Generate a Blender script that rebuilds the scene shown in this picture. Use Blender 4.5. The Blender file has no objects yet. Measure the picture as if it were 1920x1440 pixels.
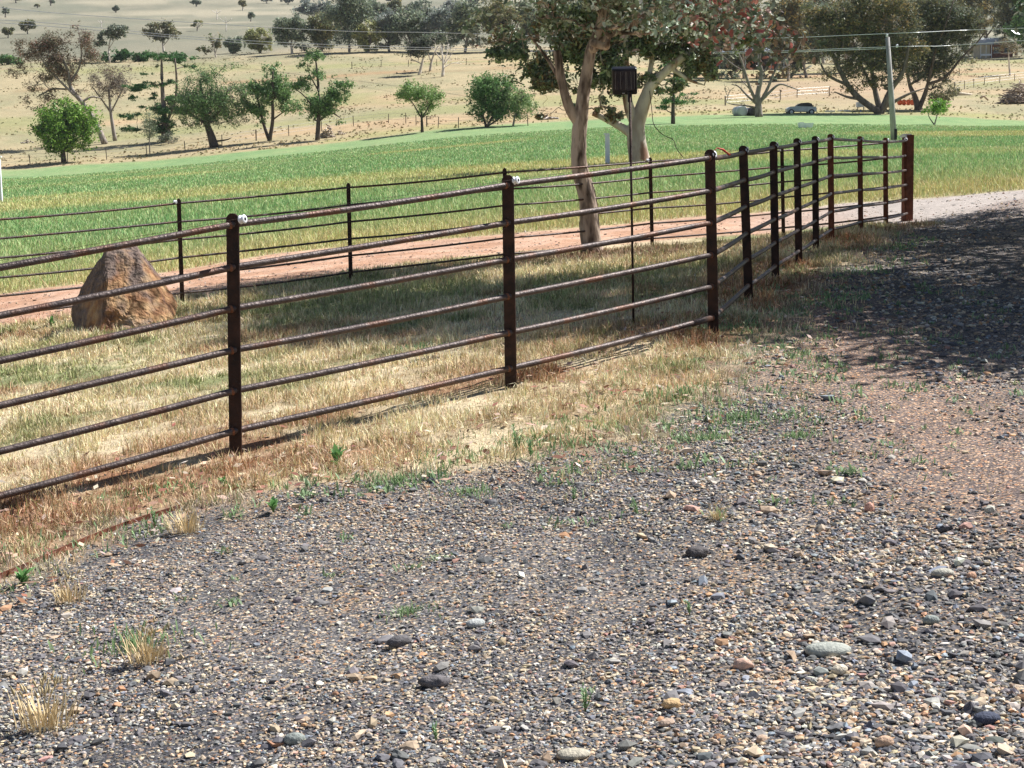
import bpy, bmesh, math, random
import numpy as np
from mathutils import Vector, Matrix
rng = np.random.default_rng(7); random.seed(7)
scn = bpy.context.scene; COL = scn.collection
A = np.array
# ------------------------------------------------------------------ camera model
F = 3000.0; PITCH = math.atan(390/F); ROLL = math.radians(1.15); CZ = 1.45
Fw = A([0, math.cos(PITCH), -math.sin(PITCH)]); U0 = A([0, math.sin(PITCH), math.cos(PITCH)]); R0 = A([1., 0, 0])
UP = U0*math.cos(ROLL)+R0*math.sin(ROLL); RT = R0*math.cos(ROLL)-U0*math.sin(ROLL)
CAM = A([0, 0, CZ])
def ray(px, py):
    return Fw+RT*((px-960)/F)+UP*((720-py)/F)
def at(px, py, D):
    "point at forward distance D seen at photo pixel (px,py)"
    d = ray(px, py); return CAM+d*(D/d[1])
# ------------------------------------------------------------------ noise
def _h(i, j, s):
    n = (i.astype(np.int64)*374761393+j.astype(np.int64)*668265263+s*1442695041) & 0xffffffff
    n = ((n ^ (n >> 13))*1274126177) & 0xffffffff
    return ((n ^ (n >> 16)) & 0xffff)/65535.0
def vn(x, y, s=0):
    x = np.asarray(x, float); y = np.asarray(y, float)
    i = np.floor(x); j = np.floor(y); fx = x-i; fy = y-j
    fx = fx*fx*(3-2*fx); fy = fy*fy*(3-2*fy)
    a = _h(i, j, s); b = _h(i+1, j, s); c = _h(i, j+1, s); d = _h(i+1, j+1, s)
    return (a*(1-fx)+b*fx)*(1-fy)+(c*(1-fx)+d*fx)*fy
def fbm(x, y, s=0, o=4):
    r = 0; a = .5; t = 0
    for k in range(o):
        r = r+a*vn(np.asarray(x)*2**k+k*17.3, np.asarray(y)*2**k-k*9.1, s+k); t += a; a *= .55
    return r/t
def ss(a, b, x):
    t = np.clip((np.asarray(x, float)-a)/(b-a), 0, 1); return t*t*(3-2*t)
# ------------------------------------------------------------------ terrain
FP = [(436,400,442,850,8.0),(952,328,958,728,9.0),(1331,280,1338,628,10.34),(1393,273,1404,563,12.37),(1450,265,1454,523,13.95),
      (1494,259,1498,493,15.4),(1528,255,1530,470,16.8),(1557,251,1559,449,18.2),(1612,255,1614,433,20.3),(1660,258,1661,425,21.6),(1697,257,1701,415,22.9)]
BP = [(335,372,342,568,18.4),(653,343,658,528,19.5),(946,315,951,493,20.4),(1219,295,1223,463,21.6),(1466,275,1469,443,22.2)]
ctl = [(x, y, D) for _,_,x,y,D in FP]+[(x, y, D) for _,_,x,y,D in BP]
xs = [0,300,640,1000,1300,1600,1920]
ctl += [(1900,398,22),(1900,428,19),(2100,378,23)]
for D, ys in [(26,(525,500,465,435,410,388,360)),(60,(395,375,345,320,300,290,280)),(110,(345,325,295,262,250,248,245)),
              (170,(318,297,264,232,222,220,225)),(230,(215,205,180,160,165,165,160)),(300,(130,125,108,100,122,125,112)),(500,(60,50,45,45,60,60,50)),(800,(5,0,0,0,5,5,0)),
              (1300,(-80,-80,-80,-80,-80,-80,-80)),(2200,(-120,)*7)]:
    ctl += [(x, y, D) for x, y in zip(xs, ys)]
C3 = [at(*c) for c in ctl]
for X, Y, Z in [(-3,3,-1.68),(-1.3,3,-1.52),(0,3,-1.42),(1.3,3,-1.33),(3,3,-1.24),(-2.3,6,-1.53),(0,6,-1.33),(2.2,6,-1.2),(3.2,9,-1.06),(-3.2,9,-1.57),(5,14,-.93),(-5.4,17,-1.60),(-4,13,-1.52),(3.3,12,-1.0)]:
    C3.append(A([X, Y, Z+CZ]))
C3 = A(C3)
def _ab(X, Y):
    Yc = np.maximum(Y, 2.)+3; return np.clip(X/Yc, -.48, .48)*6, np.log(Yc)*1.6, Yc
_a, _b, _yc = _ab(C3[:,0], C3[:,1]); _e = (C3[:,2]-CZ)/_yc
def _K(a, b, a2, b2):
    r2 = (a[:,None]-a2[None])**2+(b[:,None]-b2[None])**2; return .5*r2*np.log(r2+1e-9)
_n = len(_a); M = np.zeros((_n+3, _n+3)); M[:_n,:_n] = _K(_a,_b,_a,_b)+np.eye(_n)*.004
M[:_n,_n] = 1; M[:_n,_n+1] = _a; M[:_n,_n+2] = _b; M[_n:,:_n] = M[:_n,_n:].T
W = np.linalg.solve(M, np.concatenate([_e, np.zeros(3)]))
def gh(X, Y):
    X = np.atleast_1d(np.asarray(X, float)); Y = np.atleast_1d(np.asarray(Y, float)); out = np.empty(len(X))
    for k in range(0, len(X), 40000):
        a, b, yc = _ab(X[k:k+40000], Y[k:k+40000])
        e = _K(a, b, _a, _b)@W[:_n]+W[_n]+W[_n+1]*a+W[_n+2]*b
        out[k:k+40000] = e*yc+CZ
    micro = (.016*(fbm(X*2.3, Y*2.3, 3)-.5)*2+.010*(fbm(X*9, Y*9, 4, 3)-.5)*2*(1-ss(9,14,Y)))*(1-ss(18, 40, Y))
    return out+micro
_Ds = np.exp(np.linspace(math.log(2.2), math.log(2100), 700))
def gp(px, py):
    "ground point under photo pixel"
    d = ray(px, py); P = CAM[None]+d[None]*(_Ds/d[1])[:,None]
    df = P[:,2]-gh(P[:,0], P[:,1]); s = np.where(df < 0)[0]
    if len(s) == 0: return P[-1]
    k = s[0]
    if k == 0: return P[0]
    t = df[k-1]/(df[k-1]-df[k]); return P[k-1]*(1-t)+P[k]*t
# regions in ground coordinates
def poly(pts): return A([gp(*p)[:2] for p in pts])
grav_edge = [(-150,1130),(0,1088),(100,1042),(270,975),(450,938),(600,905),(800,893),(1000,868),(1180,842),(1330,775),(1400,705),(1450,640),(1510,570),(1590,500),(1650,455),(1715,428),(1790,418)]
trk_near = [(1790,418),(1720,417),(1600,421),(1480,432),(1230,452),(1000,470),(820,487),(660,511),(420,545),(200,583),(0,612)]
trk_far = [(0,552),(250,520),(500,478),(750,455),(1000,434),(1200,417),(1400,400),(1700,374),(1920,356)]
g0 = poly(grav_edge); t0 = poly(trk_near); t1 = poly(trk_far)
lx, ly = t1[-1]
GRAV = np.vstack([g0, [[7.2,24.0]], [t1[-1]+(t1[-1]-t1[-2])*.12-A([0,1.2])], [t1[-1]+(t1[-1]-t1[-2])*5-A([0,1.2])], [[30,-8]], [[-8,-8]], [[-8, g0[0,1]-1.2]]])
tl0 = t0[-1]+(t0[-1]-t0[-2])*9; tl1 = t1[0]+(t1[0]-t1[1])*7
TRK = np.vstack([t0, [tl0], [tl1], t1, [t1[-1]+(t1[-1]-t1[-2])*5], [[30,16]], [[7.6,21.5]]])
def pdist(P, X, Y):
    "signed distance to polygon, positive inside"
    ins = np.zeros(len(X), bool); d2 = np.full(len(X), 1e9)
    for i in range(len(P)):
        x1, y1 = P[i]; x2, y2 = P[(i+1) % len(P)]
        c = (y1 > Y) != (y2 > Y)
        if y1 != y2: ins ^= c & (X < (x2-x1)*(Y-y1)/(y2-y1)+x1)
        L = (x2-x1)**2+(y2-y1)**2+1e-12; t = np.clip(((X-x1)*(x2-x1)+(Y-y1)*(y2-y1))/L, 0, 1)
        d2 = np.minimum(d2, (X-x1-t*(x2-x1))**2+(Y-y1-t*(y2-y1))**2)
    d = np.sqrt(d2); return np.where(ins, d, -d)
fence_xy = A([at(x, y, D)[:2] for _,_,x,y,D in FP])
def ldist(P, X, Y):
    d2 = np.full(len(X), 1e9)
    for i in range(len(P)-1):
        x1, y1 = P[i]; x2, y2 = P[i+1]; L = (x2-x1)**2+(y2-y1)**2; t = np.clip(((X-x1)*(x2-x1)+(Y-y1)*(y2-y1))/L, 0, 1)
        d2 = np.minimum(d2, (X-x1-t*(x2-x1))**2+(Y-y1-t*(y2-y1))**2)
    return np.sqrt(d2)
fx_ext = np.vstack([fence_xy[0]-(fence_xy[1]-fence_xy[0])*3, fence_xy])
def mix(a, b, t):
    return a*(1-t)[:,None]+b*t[:,None]
FIELD_END = A([[u, gp(x, y)[1]] for u, x, y in [(-.32,0,318),(-.15,500,281),(0,960,233),(.07,1170,222),(.14,1380,214),(.2,1560,214),(.26,1740,216),(.32,1920,226)]])
def fend(X, Y):
    return np.interp(X/np.maximum(Y, 1), FIELD_END[:,0], FIELD_END[:,1])
def gcol(X, Y):
    "ground colour, with tree shade painted into the lawn, and gravel weight at ground positions"
    X = np.asarray(X, float); Y = np.asarray(Y, float); n = len(X); O = np.ones(n)
    def c(*v): return A(v)[None]*O[:,None]
    n1 = fbm(X*.55, Y*.55, 11); n2 = fbm(X*2.2, Y*2.2, 12); n3 = fbm(X*7, Y*7, 13, 3)
    # lawn
    col = mix(c(.55,.45,.295), c(.38,.295,.18), ss(.38,.62,n2))
    g = ss(.50,.68,n1*.55+n2*.45+.035*ss(10,17,Y)+.05*ss(14,19,Y)+.14*np.exp(-((X-.2)/2.6)**2-((Y-15.5)/3.2)**2))  # greener grass, with the gum's shade painted in around the middle of the lawn
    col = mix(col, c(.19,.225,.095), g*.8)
    fd = ldist(fx_ext, X, Y)
    rust = np.exp(-(fd/.85)**2)*ss(.42,.60,fbm(X*1.6+5, Y*1.6, 21))
    rust = np.maximum(rust, .55*ss(.62,.72,fbm(X*1.1, Y*1.1+9, 22)))
    col = mix(col, c(.25,.115,.06), rust*.95)
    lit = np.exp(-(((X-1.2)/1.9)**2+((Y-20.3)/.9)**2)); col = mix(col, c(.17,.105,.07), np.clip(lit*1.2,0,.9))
    # paddock
    td = pdist(TRK, X, Y); beyond = ss(0,.35, (Y-20)*0+np.where((Y > 17) & (td < 0) & (Y > np.interp(X, t1[:,0], t1[:,1])-.3), 1., 0.))
    p1 = fbm(X*.10, Y*.035, 31); p2 = fbm(X*.8, Y*.4, 32); p3 = fbm(X*.25, Y*.12, 33)
    pad = mix(c(.225,.31,.135), c(.18,.28,.12), ss(.3,.7,p2))
    pad = mix(pad, c(.40,.37,.20), .6*ss(.54,.70,p1*.6+p2*.4)*(1-.5*ss(60,120,Y)))
    edge = np.exp(-np.maximum(Y-np.interp(X, t1[:,0], t1[:,1]), 0)/4.2)
    pad = mix(pad, c(.40,.34,.17), np.clip(edge*1.5*ss(.25,.55,p3+.1), 0, .85))
    pad = mix(pad, c(.42,.37,.17), .7*ss(.48,.6,fbm(X*.03+3, Y*.05, 34))*ss(45,60,Y)*(1-ss(120,150,Y)))
    col = mix(col, pad, beyond)
    # dry pasture beyond the paddock, then the hill
    fe = fend(X, Y); q = (Y-fe); past = ss(-1.2,1.2,q+3*(fbm(X*.2,Y*.2,40)-.5))
    b1 = fbm(X*.018, Y*.05, 41); b2 = fbm(X*.12, Y*.12, 42); b3 = fbm(X*.5, Y*.5, 43, 3)
    dry = mix(c(.375,.31,.185), c(.29,.265,.155), ss(.35,.65,b2)); dry = mix(dry, c(.46,.31,.18), .6*ss(.52,.66,b1)); dry = mix(dry, c(.30,.25,.15), .6*ss(.55,.7,b3)*ss(.4,.6,b2))
    dry = mix(dry, c(.27,.27,.12), .7*ss(.55,.7,fbm(X*.03+9, Y*.09, 44)))
    strip = np.exp(-((q-5)/5.)**2); dry = mix(dry, c(.33,.31,.13), strip*ss(.35,.6,b2)*.8)
    dry = mix(dry, c(.40,.20,.10), .5*np.exp(-((Y-262)/3.)**2)*ss(.4,.6,b2))
    hill = mix(c(.225,.21,.15), c(.18,.175,.125), ss(.35,.65,b2)); hill = mix(hill, c(.35,.31,.22), ss(.5,.68,fbm(X*.01, Y*.02, 46))*.8)
    hill = mix(hill, c(.17,.175,.125), ss(.5,.7,fbm(X*.04, Y*.04, 47))*.7); hill = mix(hill, c(.40,.345,.25), .7*np.exp(-((Y-520-X*.25-14*np.sin(X*.03))/2.6)**2))
    dry = mix(dry, hill, ss(295,340,Y+20*(b2-.5)))
    wash = X/np.maximum(Y,1); dry = mix(dry, c(.40,.27,.18), ss(.13,.17,wash)*(1-ss(.25,.3,wash))*np.exp(-((Y-235)/35)**2)*.6)
    col = mix(col, dry, past)
    # track
    tw = ss(-.22,.22,td+.28*(n2-.5)+.1*(n3-.5))
    tcol = mix(c(.44,.255,.165), c(.53,.345,.245), ss(.38,.62,n2)); tcol = mix(tcol, c(.36,.22,.15), .5*np.exp(-((np.abs(td-1.35)-.72)/.2)**2)*ss(.35,.6,n1)); tcol = mix(tcol, c(.40,.35,.315), ss(3.0,6.2,X+.8*(n1-.5)))
    strip2 = ss(.50,.62,fbm(X*.5,Y*2.,48))*.0
    col = mix(col, tcol, tw*(1-strip2))
    # gravel drive
    gd = pdist(GRAV, X, Y); w = gd+.55*(n2-.5)+.25*(n3-.5)+.35*(n1-.5)
    gw = ss(-.32,.22,w)
    gc = mix(c(.145,.145,.15), c(.235,.228,.222), ss(.35,.65,n2))
    # wheel-worn fines, brownish band up the drive
    band = np.exp(-((X-(1.9+.03*(Y-6)))/.62)**2)*ss(4.4,5.8,Y+1.2*(n1-.5))
    gc = mix(gc, c(.30,.235,.20), np.clip(band,0,1)*.9)
    gc = mix(gc, c(.33,.22,.13), .8*ss(.60,.70,n1*.5+n2*.5)*(1-ss(.2,1.1,gd)))
    gc = mix(gc, c(.30,.24,.185), .5*ss(.66,.74,fbm(X*1.9+7, Y*1.9, 88))); gc = mix(gc, c(.34,.31,.30), ss(19,24,Y)*ss(4,5.5,X))
    col = mix(col, gc, gw)
    return col, gw, tw
# ------------------------------------------------------------------ mesh helpers
def mk(name, V, Fs, mat, parent=None, col=None, smooth=False, uvw=None):
    me = bpy.data.meshes.new(name); V = np.asarray(V, np.float32)
    Fs = [np.asarray(f, np.int32) for f in Fs if len(f)]
    me.vertices.add(len(V)); me.vertices.foreach_set('co', V.ravel())
    li = np.concatenate([f.ravel() for f in Fs]); tot = np.concatenate([np.full(len(f), f.shape[1], np.int32) for f in Fs])
    st = np.concatenate([[0], np.cumsum(tot)[:-1]]).astype(np.int32)
    me.loops.add(len(li)); me.loops.foreach_set('vertex_index', li)
    me.polygons.add(len(tot)); me.polygons.foreach_set('loop_start', st)
    try: me.polygons.foreach_set('loop_total', tot)
    except Exception: pass
    me.update(calc_edges=True); me.validate()
    if smooth: me.polygons.foreach_set('use_smooth', np.ones(len(tot), bool))
    else: me.polygons.foreach_set('use_smooth', np.zeros(len(tot), bool))
    if col is not None:
        a = me.color_attributes.new('Col', 'FLOAT_COLOR', 'POINT'); c4 = np.ones((len(V), 4), np.float32); c4[:,:3] = col
        a.data.foreach_set('color', c4.ravel())
    if uvw is not None:
        for k, v in uvw.items():
            a = me.attributes.new(k, 'FLOAT', 'POINT'); a.data.foreach_set('value', np.asarray(v, np.float32))
    me.materials.append(mat); o = bpy.data.objects.new(name, me); COL.objects.link(o)
    if parent is not None: o.parent = parent
    return o
def tag(o, label=None, cat=None, group=None, kind=None):
    if label: o['label'] = label
    if cat: o['category'] = cat
    if group: o['group'] = group
    if kind: o['kind'] = kind
    return o
def thing(name, label, cat, loc, group=None):
    o = bpy.data.objects.new(name, None); COL.objects.link(o); o.location = loc; o.empty_display_size = .2
    return tag(o, label, cat, group)
class MB:
    "collects shapes into one mesh"
    def __init__(s): s.V = []; s.F = {}; s.n = 0; s.C = []
    def add(s, V, F, col=None):
        V = np.asarray(V, float)
        for f in F:
            f = np.asarray(f)
            if f.size: s.F.setdefault(f.shape[1], []).append(f+s.n)
        s.V.append(V); s.n += len(V)
        s.C.append(np.tile(A(col if col is not None else (1,1,1), float), (len(V),1)) if col is None or np.ndim(col) == 1 else col)
    def build(s, name, mat, parent=None, off=(0,0,0), smooth=False, col=True):
        V = np.vstack(s.V)-A(off); return mk(name, V, [np.vstack(f) for f in s.F.values()], mat, parent, np.vstack(s.C) if col else None, smooth)
def tube(P, R, n=6, cap=True, jit=0, seed=0):
    P = np.asarray(P, float); R = np.broadcast_to(np.asarray(R, float), (len(P),)).copy(); T = np.gradient(P, axis=0)
    T /= np.linalg.norm(T, axis=1)[:,None]+1e-12
    ref = A([0,0,1.]) if abs(T[:,2]).mean() < .8 else A([0,1.,0])
    B = np.cross(T, ref); B /= np.linalg.norm(B, axis=1)[:,None]+1e-12; N = np.cross(B, T)
    a = np.arange(n)/n*2*math.pi
    rr = R[:,None]*np.ones(n)[None]
    if jit:
        s = np.cumsum(np.concatenate([[0], np.linalg.norm(np.diff(P, axis=0), axis=1)]))/max(R[0],.01)
        rr = rr*(1+jit*(fbm((np.cos(a)*1.6)[None]+s[:,None]*.30+seed, (np.sin(a)*1.6)[None]+s[:,None]*.10, seed, 4)-.5)*2)
    V = P[:,None]+rr[:,:,None]*(np.cos(a)[None,:,None]*B[:,None]+np.sin(a)[None,:,None]*N[:,None])
    m = len(P); i = np.arange(m-1)[:,None]; j = np.arange(n)[None]; j2 = (j+1) % n
    q = np.stack([i*n+j, i*n+j2, (i+1)*n+j2, (i+1)*n+j], -1).reshape(-1,4)
    F_ = [q]
    if cap: F_ += [np.arange(n)[None,::-1], (m-1)*n+np.arange(n)[None]]
    return V.reshape(-1,3), F_
def box(c, sx, sy, sz, rot=None):
    v = A([[x,y,z] for x in (-.5,.5) for y in (-.5,.5) for z in (-.5,.5)])*A([sx,sy,sz])
    if rot is not None: v = v@A(rot).T
    f = A([[0,1,3,2],[4,6,7,5],[0,4,5,1],[2,3,7,6],[0,2,6,4],[1,5,7,3]])
    return v+A(c), [f]
def rz(a): c, s = math.cos(a), math.sin(a); return A([[c,-s,0],[s,c,0],[0,0,1]])
def smooth_path(P, k=4):
    P = np.asarray(P, float)
    if len(P) < 3: return np.array([P[0]+(P[-1]-P[0])*t for t in np.linspace(0,1,k+1)])
    Q = np.vstack([2*P[0]-P[1], P, 2*P[-1]-P[-2]]); out = []
    for i in range(1, len(Q)-2):
        for t in np.arange(k)/k:
            out.append(.5*((2*Q[i])+(-Q[i-1]+Q[i+1])*t+(2*Q[i-1]-5*Q[i]+4*Q[i+1]-Q[i+2])*t*t+(-Q[i-1]+3*Q[i]-3*Q[i+1]+Q[i+2])*t**3))
    out.append(P[-1]); return A(out)
# ------------------------------------------------------------------ materials
def newmat(name):
    m = bpy.data.materials.new(name); m.use_nodes = True; nt = m.node_tree; nt.nodes.clear()
    out = nt.nodes.new('ShaderNodeOutputMaterial'); return m, nt, out
def nd(nt, t, **k):
    n = nt.nodes.new(t)
    for a, b in k.items():
        if a.startswith('i_'): n.inputs[a[2:].replace('_',' ')].default_value = b
        else: setattr(n, a, b)
    return n
def leafmat(name, trans=.3, rough=.55, spec=.3):
    m, nt, out = newmat(name); L = nt.links.new
    at_ = nd(nt, 'ShaderNodeAttribute', attribute_name='Col'); p = nd(nt, 'ShaderNodeBsdfPrincipled'); p.inputs['Roughness'].default_value = rough
    p.inputs['Specular IOR Level'].default_value = spec
    t = nd(nt, 'ShaderNodeBsdfTranslucent'); mx = nd(nt, 'ShaderNodeMixShader'); mx.inputs[0].default_value = trans
    L(at_.outputs['Color'], p.inputs['Base Color']); L(at_.outputs['Color'], t.inputs['Color'])
    L(p.outputs[0], mx.inputs[1]); L(t.outputs[0], mx.inputs[2]); L(mx.outputs[0], out.inputs[0]); return m
def noisemat(name, c1, c2, scale=5, rough=.8, metal=0, bump=.3, bs=None, c3=None, s3=2., stretch=(1,1,1), useattr=False, lo=.35, hi=.65, spec=.3):
    m, nt, out = newmat(name); L = nt.links.new; p = nd(nt, 'ShaderNodeBsdfPrincipled'); L(p.outputs[0], out.inputs[0])
    p.inputs['Roughness'].default_value = rough; p.inputs['Metallic'].default_value = metal; p.inputs['Specular IOR Level'].default_value = spec
    tc = nd(nt, 'ShaderNodeTexCoord'); mp = nd(nt, 'ShaderNodeMapping'); mp.inputs['Scale'].default_value = stretch; L(tc.outputs['Object'], mp.inputs[0])
    n = nd(nt, 'ShaderNodeTexNoise'); n.inputs['Scale'].default_value = scale; n.inputs['Detail'].default_value = 6; L(mp.outputs[0], n.inputs[0])
    r = nd(nt, 'ShaderNodeValToRGB'); r.color_ramp.elements[0].position = lo; r.color_ramp.elements[1].position = hi
    r.color_ramp.elements[0].color = (*c1,1); r.color_ramp.elements[1].color = (*c2,1); L(n.outputs[0], r.inputs[0]); c = r.outputs[0]
    if c3 is not None:
        n3 = nd(nt, 'ShaderNodeTexNoise'); n3.inputs['Scale'].default_value = s3; n3.inputs['Detail'].default_value = 4; L(mp.outputs[0], n3.inputs[0])
        r3 = nd(nt, 'ShaderNodeValToRGB'); r3.color_ramp.elements[0].position = .52; r3.color_ramp.elements[1].position = .62; L(n3.outputs[0], r3.inputs[0])
        mx = nd(nt, 'ShaderNodeMix', data_type='RGBA'); L(r3.outputs[0], mx.inputs[0]); L(c, mx.inputs[6]); mx.inputs[7].default_value = (*c3,1); c = mx.outputs[2]
    if useattr:
        a_ = nd(nt, 'ShaderNodeAttribute', attribute_name='Col'); mx = nd(nt, 'ShaderNodeMix', data_type='RGBA', blend_type='MULTIPLY'); mx.inputs[0].default_value = 1
        L(c, mx.inputs[6]); L(a_.outputs['Color'], mx.inputs[7]); c = mx.outputs[2]
    L(c, p.inputs['Base Color'])
    if bump:
        nb = nd(nt, 'ShaderNodeTexNoise'); nb.inputs['Scale'].default_value = bs or scale*2; nb.inputs['Detail'].default_value = 6; L(mp.outputs[0], nb.inputs[0])
        b = nd(nt, 'ShaderNodeBump'); b.inputs['Strength'].default_value = bump; b.inputs['Distance'].default_value = .02; L(nb.outputs[0], b.inputs['Height']); L(b.outputs[0], p.inputs['Normal'])
    return m
M_leaf = leafmat('foliage', .28); M_gum = leafmat('gum_foliage', .22, .4, .5); M_blade = leafmat('grass_blade', .14, .7, .15)
M_bark = noisemat('bark', (.55,.5,.45), (1.1,1.05,1.0), 2.5, .9, bump=.5, stretch=(2,2,.6), useattr=True)
M_bark1 = noisemat('flaky_bark', (.09,.065,.05), (.40,.31,.245), 12, .95, bump=1., bs=20, stretch=(1,1,.28), c3=(.54,.43,.34), s3=7, lo=.40, hi=.60)
M_bark2 = noisemat('smooth_pale_bark', (.30,.24,.20), (.62,.54,.46), 2.2, .85, bump=.5, bs=6, stretch=(1,1,.35), c3=(.22,.12,.08), s3=1.6)
M_rustpost = noisemat('dark_rusted_steel', (.022,.013,.011), (.055,.026,.018), 14, .65, .3, .25, 60)
M_rust_sunlit = noisemat('red_rusted_and_sunlit_steel', (.10,.034,.020), (.19,.065,.035), 12, .75, .1, .25, 60)
M_rail = noisemat('weathered_pipe', (.065,.050,.048), (.115,.088,.080), 18, .48, .35, .3, 70, c3=(.115,.06,.042), s3=5)
M_weld = noisemat('rusty_weld', (.12,.05,.03), (.24,.10,.055), 40, .8, 0, .5, 80)
M_galv = noisemat('galvanised', (.42,.44,.46), (.6,.62,.64), 20, .4, .6, .1)
M_white = noisemat('white_ceramic', (.74,.76,.8), (.84,.85,.88), 6, .35, 0, 0)
M_blackpl = noisemat('black_plastic', (.010,.010,.013), (.018,.018,.022), 8, .35, 0, .05)
M_cell = noisemat('solar_cell', (.006,.008,.022), (.010,.014,.035), 8, .12, .2, 0, spec=.6)
M_silver = noisemat('silver_line', (.3,.32,.36), (.4,.42,.46), 8, .4, .6, 0)
M_wire = noisemat('steel_wire', (.30,.31,.33), (.42,.43,.45), 8, .45, .5, 0)
M_pwire = noisemat('power_cable', (.55,.56,.58), (.66,.67,.69), 1, .4, .5, 0)
M_redpl = noisemat('red_plastic', (.42,.03,.02), (.5,.05,.03), 8, .5, 0, 0)
M_pole = noisemat('weathered_pole', (.26,.25,.245), (.42,.40,.38), 3, .9, 0, .4, stretch=(3,3,.4))
M_whpost = noisemat('white_painted', (.66,.70,.76), (.78,.80,.84), 4, .7, 0, .1)
M_stone = noisemat('stone', (.72,.72,.72), (1.15,1.12,1.1), 90, .85, 0, .35, 160, useattr=True)
M_peb = noisemat('pebbles', (.75,.75,.75), (1.15,1.13,1.1), 60, .85, 0, 0, useattr=True)
M_roofblue = noisemat('pale_iron_roof', (.38,.46,.60), (.55,.62,.72), 1.5, .35, .4, 0)
M_darkwall = noisemat('dark_wall', (.05,.045,.05), (.09,.08,.075), 1.5, .8, 0, .1)
M_cream = noisemat('cream_wall', (.42,.38,.30), (.55,.50,.40), 1.2, .8, 0, .1)
M_brick = noisemat('brick_wall', (.16,.07,.055), (.24,.11,.08), 1.8, .9, 0, .1)
M_glass = noisemat('dark_glass', (.02,.025,.03), (.03,.035,.04), 3, .1, 0, 0, spec=.6)
M_tyre = noisemat('rubber', (.018,.018,.018), (.03,.03,.03), 8, .8, 0, .1)
M_carblk = noisemat('black_paint', (.012,.013,.018), (.03,.03,.036), 2, .3, .1, 0)
M_carwh = noisemat('dull_pale_paint', (.42,.45,.48), (.6,.62,.64), 2, .5, 0, 0)
M_orange = noisemat('orange_paint', (.50,.09,.03), (.62,.15,.06), 3, .6, 0, 0)
M_timber = noisemat('grey_timber', (.28,.25,.22), (.5,.46,.41), 6, .9, 0, .3, stretch=(1,1,1), useattr=True)
def boulder_mat():
    m, nt, out = newmat('boulder_stone'); L = nt.links.new; p = nd(nt, 'ShaderNodeBsdfPrincipled'); L(p.outputs[0], out.inputs[0]); p.inputs['Roughness'].default_value = .85
    tc = nd(nt, 'ShaderNodeTexCoord')
    def N(s, d=8, dist=0):
        n = nd(nt, 'ShaderNodeTexNoise'); n.inputs['Scale'].default_value = s; n.inputs['Detail'].default_value = d; n.inputs['Distortion'].default_value = dist; L(tc.outputs['Object'], n.inputs[0]); return n
    def R(n, st):
        r = nd(nt, 'ShaderNodeValToRGB'); e = r.color_ramp.elements; e[0].position = st[0][0]; e[0].color = (*st[0][1],1); e[1].position = st[-1][0]; e[1].color = (*st[-1][1],1)
        for q, c in st[1:-1]: x = e.new(q); x.color = (*c,1)
        L(n, r.inputs[0]); return r.outputs[0]
    def X(f, a, b):
        mx = nd(nt, 'ShaderNodeMix', data_type='RGBA'); L(f, mx.inputs[0]); L(a, mx.inputs[6]); L(b, mx.inputs[7]); return mx.outputs[2]
    base = R(N(5.5,12,.5).outputs[0], [(.3,(.11,.05,.028)),(.42,(.25,.115,.045)),(.56,(.38,.22,.10)),(.76,(.50,.36,.20))])
    dark = R(N(14,12).outputs[0], [(.35,(.06,.045,.04)),(.65,(.17,.12,.10))])
    grey = R(N(12,8).outputs[0], [(.35,(.24,.21,.19)),(.65,(.50,.43,.37))])
    c = X(R(N(1.9,5,.6).outputs[0], [(.60,(0,0,0)),(.70,(1,1,1))]), base, grey)
    sp = nd(nt, 'ShaderNodeSeparateXYZ'); L(tc.outputs['Object'], sp.inputs[0])
    # dark lichen and iron staining on the upper rock; left side's shade painted in
    ma = nd(nt, 'ShaderNodeMath', operation='MULTIPLY_ADD'); L(sp.outputs[2], ma.inputs[0]); ma.inputs[1].default_value = .42
    mb = nd(nt, 'ShaderNodeMath', operation='MULTIPLY_ADD'); L(sp.outputs[0], mb.inputs[0]); mb.inputs[1].default_value = -.28
    n = N(2.6,7,.5); L(n.outputs[0], ma.inputs[2]); L(ma.outputs[0], mb.inputs[2])
    c = X(R(mb.outputs[0], [(.56,(0,0,0)),(.71,(.92,.92,.92))]), c, dark)
    L(c, p.inputs['Base Color'])
    b = nd(nt, 'ShaderNodeBump'); b.inputs['Strength'].default_value = 1.; b.inputs['Distance'].default_value = .06; L(N(16,12,.3).outputs[0], b.inputs['Height']); L(b.outputs[0], p.inputs['Normal'])
    return m
M_boulder = boulder_mat()
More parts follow.
